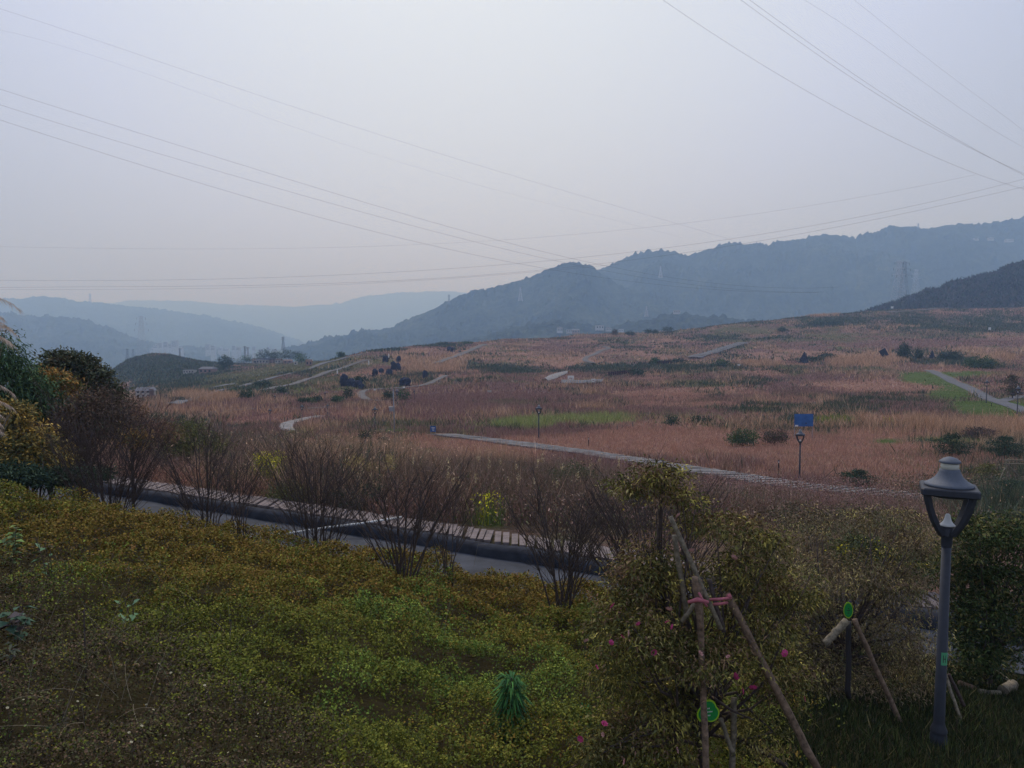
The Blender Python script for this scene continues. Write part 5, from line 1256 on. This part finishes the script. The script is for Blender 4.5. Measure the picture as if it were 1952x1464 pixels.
# flowers
def flower_mesh(name, m, sz):
    mb = MB(); n = 7
    for ring_, (tilt, s_) in enumerate(((.5, 1.0), (1.0, .75))):
        for k in range(n - ring_ * 2):
            a = 2 * math.pi * k / (n - ring_ * 2) + ring_ * .4; d = Vector((math.cos(a), math.sin(a), 0)); q = Vector((-d.y, d.x, 0))
            L_ = sz * s_; up_ = Vector((0, 0, math.sin(tilt)))
            mb.add([d * .1 * L_, d * .6 * L_ + q * .38 * L_ + up_ * .25 * L_, d * L_ * math.cos(tilt) + up_ * .6 * L_, d * .6 * L_ - q * .38 * L_ + up_ * .25 * L_], [(0, 1, 2, 3)])
    me = bpy.data.meshes.new(name); me.from_pydata(mb.v, [], mb.f); me.materials.append(m); return me
FM = flower_mesh('flower', M['petal'], .034); FM2 = flower_mesh('flower', M['petal2'], .030)
fl = [(1246, 1243, 0), (1282, 1195, 0), (1217, 1190, 0), (1168, 1156, 0), (1165, 1225, 0), (1186, 1214, 0), (1118, 1222, 1), (1137, 1272, 0), (1125, 1285, 1), (1200, 1207, 1), (1402, 1290, 0), (1418, 1317, 0), (1436, 1312, 0), (1399, 1063, 1), (1497, 1246, 0), (1533, 1332, 0), (1150, 1400, 1), (1107, 1408, 0), (1293, 983, 1), (1275, 1162, 1),
      (1191, 1452, 1), (1212, 1436, 1), (1290, 1430, 1), (1388, 1252, 1), (1318, 1050, 1), (1152, 1380, 0), (1335, 1246, 1), (1272, 1186, 0), (1180, 1168, 1)]
r3 = random.Random(2)
for x, y, k in fl:
    c = R(x, y, Yc - .62)
    o = bpy.data.objects.new('flower', FM2 if k else FM); COL.objects.link(o); o.parent = cam_tree; o.location = c
    o.rotation_euler = (rad(60) + r3.uniform(-.7, .7), r3.uniform(-.7, .7), r3.uniform(0, 6)); s_ = r3.uniform(.7, 1.2) * (1.35 if (x, y) == (1246, 1243) else 1); o.scale = (s_, s_, s_)
# poles of the camellia prop
e = empty('tree_prop', cb + Vector((.02, -.3, 0))); off = Vector((-.02, .3, 0)); tag(e, 'rough timber and bamboo tree prop tied with pink ribbon', 'tree prop', 'timber tree props')
def Q(x, y, Y): return R(x, y, Y) + off
Yp = Yc - .50
for i, (a, b, r, m) in enumerate([(Q(1349, 1540, Yp - .2), Q(1332, 1105, Yp + .15), .027, 'wood'), (Q(1336, 1200, Yp), Q(1324, 1100, Yp), .026, 'wood'), (Q(1560, 1470, Yp), Q(1385, 1132, Yp + .25), .033, 'wood'), (Q(1375, 1200, Yp + .1), Q(1278, 985, Yp + .2), .020, 'bamboo'),
        (Q(1310, 1175, Yp + .3), Q(1285, 1020, Yp + .3), .022, 'bamboo'), (Q(1395, 1470, Yp + .3), Q(1400, 1330, Yp + .4), .028, 'bamboo'), (Q(1398, 1440, Yp + .3), Q(1374, 1370, Yp + .3), .020, 'bamboo'), (Q(1380, 1205, Yp + .2), Q(1352, 1105, Yp + .3), .020, 'bark'), (Q(1300, 1185, Yp + .1), Q(1335, 1135, Yp + .1), .018, 'bamboo'), (Q(1500, 1460, Yp + .4), Q(1405, 1405, Yp + .5), .022, 'bark2')]):
    mb = MB(); pole(mb, a, b, r, i); mb.build('pole', M[m], e, True)
mb = MB()
mb.tube([Q(1312, 1148, Yp - .02), Q(1330, 1143, Yp - .06), Q(1350, 1148, Yp - .04)], [.014, .02, .014], 6)
for y, x0, x1 in ((1142, 1353, 1392), (1151, 1360, 1386)): mb.tube([Q(x0, y + 1, Yp + .05), Q((x0 + x1) / 2, y, Yp), Q(x1, y - 2, Yp + .12)], .013, 5)
mb.tube([Q(1332, 1130, Yp - .05), Q(1343, 1150, Yp - .05), Q(1348, 1156, Yp - .03)], .01, 5)
mb.tube([Q(1388, 1133, Yp + .12), Q(1392, 1140, Yp + .1)], .02, 5)
mb.build('ribbon', M['ribbon'], e, True)
# clover shaped tag
def clover(loc, r, lab, rz, leafshape=False):
    e = empty('plant_tag', loc, rz); tag(e, lab, 'plant tag', 'green plant tags')
    def outline(s_):
        pts = []
        for k in range(40):
            a = 2 * math.pi * k / 40
            if leafshape: q = r * s_ * (1 - .0 * math.cos(a)); pts.append((q * .55 * math.cos(a), q * math.sin(a) * (1.1 if math.sin(a) > 0 else .95)))
            else: q = r * s_ * (.80 + .22 * abs(math.cos(1.5 * (a - math.pi / 2)))) ; pts.append((q * math.cos(a), q * math.sin(a)))
        return pts
    for nm, s_, y0, th, m in (('rim', 1.0, 0, .004, M['tagy']), ('face', .86, -.003, .004, M['tag'])):
        o2 = outline(s_); n = len(o2)
        vs = [(x, y0 - th / 2, z) for x, z in o2] + [(x, y0 + th / 2, z) for x, z in o2]
        MB().add(vs, [tuple(range(n)), tuple(range(n, 2 * n))[::-1]] + [(k, (k + 1) % n + 0, n + (k + 1) % n, n + k)[::-1] for k in range(n)]).build(nm, m, e)
    mb = MB()
    for z, w2 in ((.3, .22), (.02, .6), (-.28, .3)):
        nn_ = int(w2 * 10)
        for k in range(nn_):
            x = (k - (nn_ - 1) / 2) * .115 * r * (.55 if leafshape else 1)
            mb.box((x, -.0062, z * r), (.07 * r, .001, .085 * r)); mb.box((x + .02 * r, -.0062, z * r + .055 * r), (.03 * r, .001, .03 * r))
    mb.build('lettering', M['white' if not leafshape else 'darkpost'], e)
clover(cb + R(1350, 1357, Yp + .1), .105, 'dark green clover shaped tag with yellow rim behind the timber pole', rad(10))

# second tree: wide brownish crown behind the lamp
Yd = 10.9
sb = Vector((AT(1616, 1300, Yd).x, Yd, 0)); sb.z = Hs(sb.x, sb.y)
SEC = [(.14, .10, .058, 5), (.09, .07, .043, 4), (.08, .082, .035, 3), (.20, .155, .065, 3), (.27, .22, .08, 1.2)]
blobs = [(1570, 1000, Yd + .6, 110, 22, .6), (1470, 1050, Yd + .6, 60, 24, .5), (1690, 990, Yd + .3, 100, 22, .7), (1750, 1040, Yd, 70, 34, .6), (1600, 1090, Yd, 110, 36, 1.3), (1500, 1130, Yd, 90, 45, 1.5), (1700, 1110, Yd, 90, 50, 1.8), (1560, 1180, Yd + .2, 90, 50, 1.5), (1700, 1210, Yd, 90, 60, 2), (1480, 1220, Yd, 80, 55, 1.5), (1560, 1280, Yd - .2, 80, 55, 1.7), (1660, 1310, Yd - .1, 90, 55, 1.6), (1750, 1270, Yd + .2, 45, 60, .7), (1600, 1370, Yd - .1, 80, 40, 1.0), (1510, 1360, Yd, 60, 45, .9), (1420, 1270, Yd + .3, 60, 50, .8)]
tree('spreading_tree', 'wide brownish leafed tree left of the nearest lamp, a green tag on it', 'tree', sb, blobs, 56000, .052, SEC, .06, None, 4, kw=dict(clump=26, aspect=.28, droop=.4, up=.0, shell=.15))
e = empty('tree_prop', sb + Vector((0, -.4, 0))); tag(e, 'timber tree prop of spread poles below the leaf shaped green tag', 'tree prop', 'timber tree props')
def Q2(x, y, Y): return AT(x, y, Y) - sb + Vector((0, .4, 0))
Yq = Yd - 1.05
for i, (a, b, r, m) in enumerate([(Q2(1740, 1430, Yq), Q2(1628, 1180, Yq + .2), .034, 'wood'), (Q2(1572, 1228, Yq), Q2(1612, 1184, Yq + .1), .050, 'bamboo'), (Q2(1617, 1330, Yq + .2), Q2(1617, 1185, Yq + .2), .036, 'darkpost')]):
    mb = MB(); pole(mb, a, b, r, i + 20); mb.build('pole', M[m], e, True)
clover(AT(1617, 1164, Yq - .12), .105, 'bright green leaf shaped tag at the top of the spread poles', rad(-15), True)
# green tree at the right edge
Ye = 12.6
gb = Vector((AT(1885, 1200, Ye).x, Ye, 0)); gb.z = Hs(gb.x, gb.y)
blobs = [(1890, 1010, Ye, 70, 26, 1.2), (1835, 1045, Ye, 50, 26, 1), (1960, 1030, Ye, 80, 36, 1.5), (1870, 1080, Ye, 70, 30, 1.2), (1930, 1110, Ye, 70, 34, 1.2), (1845, 1130, Ye, 36, 40, .8), (1890, 1160, Ye - .3, 60, 36, 1.1), (1835, 1200, Ye, 30, 44, .6), (1870, 1235, Ye - .3, 44, 36, .8), (1945, 1190, Ye, 50, 40, .9), (1850, 1275, Ye - .2, 34, 30, .5), (1900, 1260, Ye - .2, 40, 26, .5), (2010, 1100, Ye, 60, 60, 1), (1800, 1090, Ye + .4, 40, 34, .6), (2000, 1180, Ye, 50, 50, .7)]
tree('broadleaf_tree', 'dense green leafed tree at the right edge behind the lamp', 'tree', gb, blobs, 27000, .075, [(.045, .062, .02, 4), (.028, .040, .016, 4), (.10, .09, .03, 3)], .07, None, 4, kw=dict(aspect=.35))
# props behind the lamp
e = empty('tree_prop', P(1835, 1382)); o_ = Vector(e.location); tag(e, 'pale thin pole and darker pole leaning right of the nearest lamp', 'tree prop', 'timber tree props')
for i, (a, b, r, m) in enumerate([(AT(1836, 1386, o_.y), AT(1800, 1280, o_.y + .4), .022, 'bamboo'), (AT(1838, 1346, o_.y + .5), AT(1808, 1285, o_.y + .6), .026, 'bark2')]):
    mb = MB(); pole(mb, a - o_, b - o_, r, i + 40); mb.build('pole', M[m], e, True)
e = empty('planting_ring', P(1890, 1325)); o_ = Vector(e.location); tag(e, 'ring of pale bark pieces round a bed at the lower right', 'edging')
def gp(x, y, dz=.06): return P(x, y, dz) - o_
for a, b, r, m in [(gp(1828, 1309), gp(1856, 1320), .05, 'wood'), (gp(1866, 1325), gp(1880, 1328), .045, 'bamboo'), (gp(1884, 1328), gp(1906, 1328), .04, 'bamboo'), (gp(1912, 1326), gp(1930, 1312), .085, 'bamboo'), (gp(1872, 1278), gp(1905, 1290), .035, 'bamboo'), (gp(1905, 1290), gp(1924, 1305), .03, 'bamboo')]:
    mb = MB(); pole(mb, a, b, r, int(a.x * 100)); mb.build('bark_piece', M[m], e, True)
e = empty('thin_stakes', P(1885, 1315)); o_ = Vector(e.location); tag(e, 'two thin pale canes sloping into the bark ring', 'canes')
for a, b in [((1885, 1315), (1872, 1255)), ((1922, 1302), (1897, 1256))]:
    MB().tube([P(*a, .02) - o_, AT(b[0], b[1], P(*a).y + .2) - o_], .012, 5).build('cane', M['bamboo'], e)
# timber frame at the right edge
e = empty('timber_frame', P(1917, 946)); o_ = Vector(e.location); tag(e, 'timber frame of poles around a young tree at the right edge', 'tree prop')
Yf = o_.y
def Q3(x, y, dy=0): return AT(x, y, Yf + dy) - o_
for i, (a, b) in enumerate([(Q3(1919, 948), Q3(1918, 876)), (Q3(1924, 946, .2), Q3(1922, 874, .2)), (Q3(1892, 944, -.5), Q3(1916, 892)), (Q3(1978, 944, .5), Q3(1919, 884)), (Q3(1912, 884), Q3(1990, 885)), (Q3(1914, 877, .8), Q3(1990, 878, .8)), (Q3(1898, 941, -.4), Q3(1930, 944, -.4)), (Q3(1935, 940, .8), Q3(1922, 900, .5)), (Q3(1982, 948, 0), Q3(1982, 876, 0))]):
    mb = MB(); pole(mb, a, b, .035, 60 + i); mb.build('pole', M['bamboo'], e, True)

# fountain grass clump and yellow flowering bush in the middle right
def grass_clump(x, y, Y, n, ln, cols, lab, spread, name='ornamental_grass'):
    c = AT(x, y, Y); c.z = Hs(c.x, c.y); Vs = []; Fs = []; Cs = []; off = 0
    a = RNG.random(n) * 2 * np.pi; B = np.stack([np.cos(a) * spread * RNG.random(n), np.sin(a) * spread * RNG.random(n), np.zeros(n)], 1)
    d = np.stack([np.cos(a), np.sin(a), np.zeros(n)], 1); L_ = ln * (.6 + .7 * RNG.random(n)); o_ = .35 + .6 * RNG.random(n); col = pal(cols, n)
    s_ = np.stack([-np.sin(a), np.cos(a), np.zeros(n)], 1) * .007 * max(1, Y / 12)
    segs = 5; P_ = []
    for j in range(segs + 1):
        t = j / segs
        P_.append(B + d * (L_ * o_ * t ** 1.4)[:, None] + np.array([0, 0, 1]) * (L_ * (t * (1.15 - .3 * o_) - t ** 2.4 * .75 * o_))[:, None])
    for j in range(segs):
        w0 = 1 - .9 * j / segs; w1 = 1 - .9 * (j + 1) / segs
        V = np.stack([P_[j] - s_ * w0, P_[j] + s_ * w0, P_[j + 1] + s_ * w1, P_[j + 1] - s_ * w1], 1).reshape(-1, 3)
        Vs.append(V); Fs.append(np.arange(len(V)).reshape(-1, 4) + off); off += len(V); Cs.append(np.repeat(col, 4, 0))
    o = np_obj(name, np.concatenate(Vs), np.concatenate(Fs), M['blade'], tint=np.concatenate(Cs)); o.location = c
    tag(o, lab, 'grass clump', 'arching grass clumps'); return o
GR = [(.14, .10, .06, 3), (.10, .08, .045, 3), (.20, .13, .09, 2), (.07, .07, .035, 2)]
for x, y, Y, n, ln, l in [(1480, 1060, 17.2, 1800, 1.7, 'large arching brown grass clump beyond the slab walk'), (1540, 1040, 18.2, 1300, 1.5, 'arching grass clump right of the largest one'), (1420, 1040, 18.6, 1200, 1.4, 'arching grass clump left of the largest one'), (1730, 1010, 21, 1000, 1.3, 'dry grass clump behind the lamp head')]:
    grass_clump(x, y, Y, n, ln, GR, l, .35)
fp = AT(1690, 1080, 17.5); fp.z = Hs(fp.x, fp.y)
tree('flowering_bush', 'bush dotted with small yellow flowers left of the lamp pole', 'bush', fp, [(1680, 1070, 17.5, 55, 30, 1), (1730, 1080, 17.5, 40, 26, .7), (1640, 1050, 17.5, 45, 26, .7)], 7000, .09, [(.07, .08, .03, 4), (.05, .055, .025, 4), (.10, .09, .04, 2), (.45, .36, .03, 1.6)], .03, None, 4)
fp = AT(1600, 1030, 19); fp.z = Hs(fp.x, fp.y)
tree('brown_bush', 'tangled brown bush beyond the slab walk in the middle right', 'bush', fp, [(1600, 1020, 19, 80, 34, 1), (1520, 985, 22, 60, 26, .7), (1650, 990, 22, 70, 26, .7), (1560, 1060, 19, 60, 24, .7)], 11000, .09, [(.09, .07, .045, 4), (.065, .055, .035, 4), (.055, .065, .03, 2), (.14, .10, .05, 1)], .03, None, 5, kw=dict(aspect=.28))
print('near trees done')

# ------------------------------------------------------------------ weeds on the bank
def spire(x, y, lab, h, n, ln, cols, name='leafy_spire', wide=.16):
    p = P(x, y); e_ = []
    t = RNG.random(n) ** .8; a = RNG.random(n) * 2 * np.pi
    C = np.stack([np.cos(a) * .02, np.sin(a) * .02, t * h], 1)
    D = np.stack([np.cos(a), np.sin(a), .55 - .9 * (1 - t)], 1)
    L_ = ln * (.6 + .6 * RNG.random(n)) * (1 - .25 * t)
    V, Fq = leaf_geo(C, D, .4 * rdirs(n) + np.array([0, 0, 1]), L_, L_ * .12, .6)
    r_ = empty(name, p); tag(r_, lab, 'weed')
    np_obj('leaves', V, Fq, M['leaf'], r_, tint=np.repeat(pal(cols, n), 4, 0)); MB().tube([(0, 0, -.1), (0, 0, h)], [.012, .006], 6).build('stem', M['bark'], r_)
spire(975, 1404, 'tall bright green leafy spire in the middle of the bank', .60, 420, .24, [(.03, .085, .025, 2), (.045, .12, .03, 1), (.022, .06, .022, 3)])
spire(1112, 1392, 'low bright green feathery weed left of the camellia', .25, 200, .16, [(.03, .10, .03, 2), (.022, .07, .025, 2)], 'feathery_weed')
# small flowers, seed stalks and broad leaves at the lower left
r3 = random.Random(77); fw = None
spots = [(14, 1352), (22, 1062), (92, 1074), (185, 1331), (303, 1266), (306, 1276), (326, 1284), (390, 1308), (395, 1320), (279, 1346), (292, 1354), (448, 1335), (506, 1340), (489, 1405), (492, 1362), (270, 1385), (246, 1397), (316, 1404), (342, 1412), (213, 1412), (228, 1452), (385, 1450), (435, 1435), (467, 1450), (533, 1404), (361, 1362), (257, 1362), (148, 1338), (45, 1336), (107, 1332), (250, 1415), (300, 1452)]
mbf = flower_mesh('daisy', M['daisy'], .011); 
for i, (x, y) in enumerate(spots):
    p = P(x, y); u_ = float(uof(x, y)); t_ = float(tanel(y)); Yg = np.linspace(1.5, 14, 1200); g = H(u_ * Yg, Yg) + hedge_top(u_ * Yg, Yg) + .06
    h_ = np.nonzero(t_ * Yg <= g)[0]; Y_ = Yg[h_[0]] if len(h_) else p.y
    q = Vector((u_ * Y_, Y_, float(g[h_[0]]) if len(h_) else p.z + .3))
    e = empty('daisy', q - Vector((0, 0, .25))); 
    tag(e, 'tiny white flower with a yellow centre in the dark weeds at the lower left', 'flower', 'tiny flowers in the lower left weeds')
    o = bpy.data.objects.new('petals', mbf); COL.objects.link(o); o.parent = e; o.location = (0, 0, .25); o.rotation_euler = (r3.uniform(.1, .7), r3.uniform(-.4, .4), r3.uniform(0, 6))
    s_ = r3.uniform(.7, 1.15) * Y_ / 5; o.scale = (s_, s_, s_)
    MB().tube([(0, 0, 0), (.01, 0, .13), (0, 0, .25)], .002, 4).build('stem', M['bark'], e)
# dry stalks (stuff) and broad leaves
V = []; mb = MB()
for i in range(80):
    x, y = (r3.uniform(-40, 520), r3.uniform(1150, 1480)) if i < 62 else (r3.uniform(300, 1100), r3.uniform(1060, 1300))
    p = P(x, y, .3); L_ = r3.uniform(.2, .7); a = r3.uniform(0, 6.28); el = r3.uniform(.0, 1.2)
    d = Vector((math.cos(a) * math.cos(el), math.sin(a) * math.cos(el), math.sin(el)))
    w2 = Vector((-d.y, d.x, 0)) * r3.uniform(-.12, .12); sg = r3.uniform(.03, .10)
    mb.tube([p + d * L_ * (k / 8) + w2 * (k / 8) ** 2 + Vector((0, 0, math.sin(k / 8 * 2.6) * sg)) for k in range(9)], [.0026 - .0016 * k / 8 for k in range(9)], 4, False)
tag(mb.build('dry_stalks', M['bamboo']), 'thin dry stalks tangled in the weeds on the bank', 'dry stalks', kind='stuff')
def broad_weed(x, y, h, n, ln, cols, lab, dz=.35, name='broad_leaf_weed', asp=.7):
    p = P(x, y); e = empty(name, p); tag(e, lab, 'weed', 'broad leafed weeds on the bank')
    mb = MB(); C = []; 
    tops = [Vector((r3.uniform(-.18, .18), r3.uniform(-.12, .12), h * r3.uniform(.7, 1))) for _ in range(4)]
    for t_ in tops: mb.tube([(0, 0, 0), t_ * .5 + Vector((.02, 0, .03)), t_], [.005, .004, .003], 4)
    mb.build('stem', M['bark2'], e)
    i = RNG.integers(0, 4, n); T = np.array([tuple(q) for q in tops])[i]; C = T * (.35 + .65 * RNG.random((n, 1)))
    D = rdirs(n); D[:, 2] = np.abs(D[:, 2]) * .3
    V, Fq = leaf_geo(C, D, np.tile([0, 0, 1.], (n, 1)) + .4 * rdirs(n), ln * (.6 + .7 * RNG.random(n)), ln * asp * (.6 + .5 * RNG.random(n)), .3)
    np_obj('leaves', V, Fq, M['leaf'], e, tint=np.repeat(pal(cols, n), 4, 0))
PALE = [(.10, .16, .09, 2), (.13, .19, .10, 1), (.07, .12, .06, 2)]
broad_weed(95, 1150, .95, 14, .10, PALE, 'tall thin weed stem with pale drooping leaves at the left')
broad_weed(250, 1215, .50, 12, .10, PALE, 'pale leafed weed standing out of the cover at the left middle')
broad_weed(20, 1100, .75, 60, .12, [(.08, .13, .04, 2), (.11, .15, .05, 1), (.06, .09, .04, 2)], 'bright green broad leafed weed at the left edge')
broad_weed(30, 1245, .55, 40, .14, [(.04, .07, .045, 2), (.06, .05, .05, 2)], 'dark broad leafed weed low at the left edge')
broad_weed(5, 1330, .5, 60, .09, [(.06, .045, .045, 3), (.04, .045, .03, 2)], 'purplish weed at the lower left edge', asp=.5)
broad_weed(80, 1450, .35, 60, .07, [(.05, .045, .035, 3), (.04, .07, .03, 2)], 'dark mixed weed in the lower left corner', asp=.5)
broad_weed(30, 950, .45, 120, .07, [(.10, .14, .04, 2), (.08, .11, .035, 2)], 'light green weed on the bank crown at the left', asp=.4)
spire(165, 1330, 'dark seeding weed stalk at the lower left', .8, 60, .07, [(.05, .04, .035), (.04, .05, .03)], 'weed_stalk')

# ------------------------------------------------------------------ haze
mb = MB().box((0, 5200, 210), (26000, 11400, 590 + 100))
o = mb.build('haze', M['white']); tag(o, kind='stuff')
m = bpy.data.materials.new('haze air'); m.use_nodes = True
t = m.node_tree; t.nodes.remove(t.nodes['Principled BSDF'])
pv = t.nodes.new('ShaderNodeVolumePrincipled')
pv.inputs['Color'].default_value = (.42, .64, 1.0, 1)
pv.inputs['Absorption Color'].default_value = (1, 1, 1, 1)
pv.inputs['Density'].default_value = .00046
pv.inputs['Anisotropy'].default_value = .1
t.links.new(pv.outputs['Volume'], t.nodes['Material Output'].inputs['Volume'])
o.data.materials.clear(); o.data.materials.append(m)
print('script end')
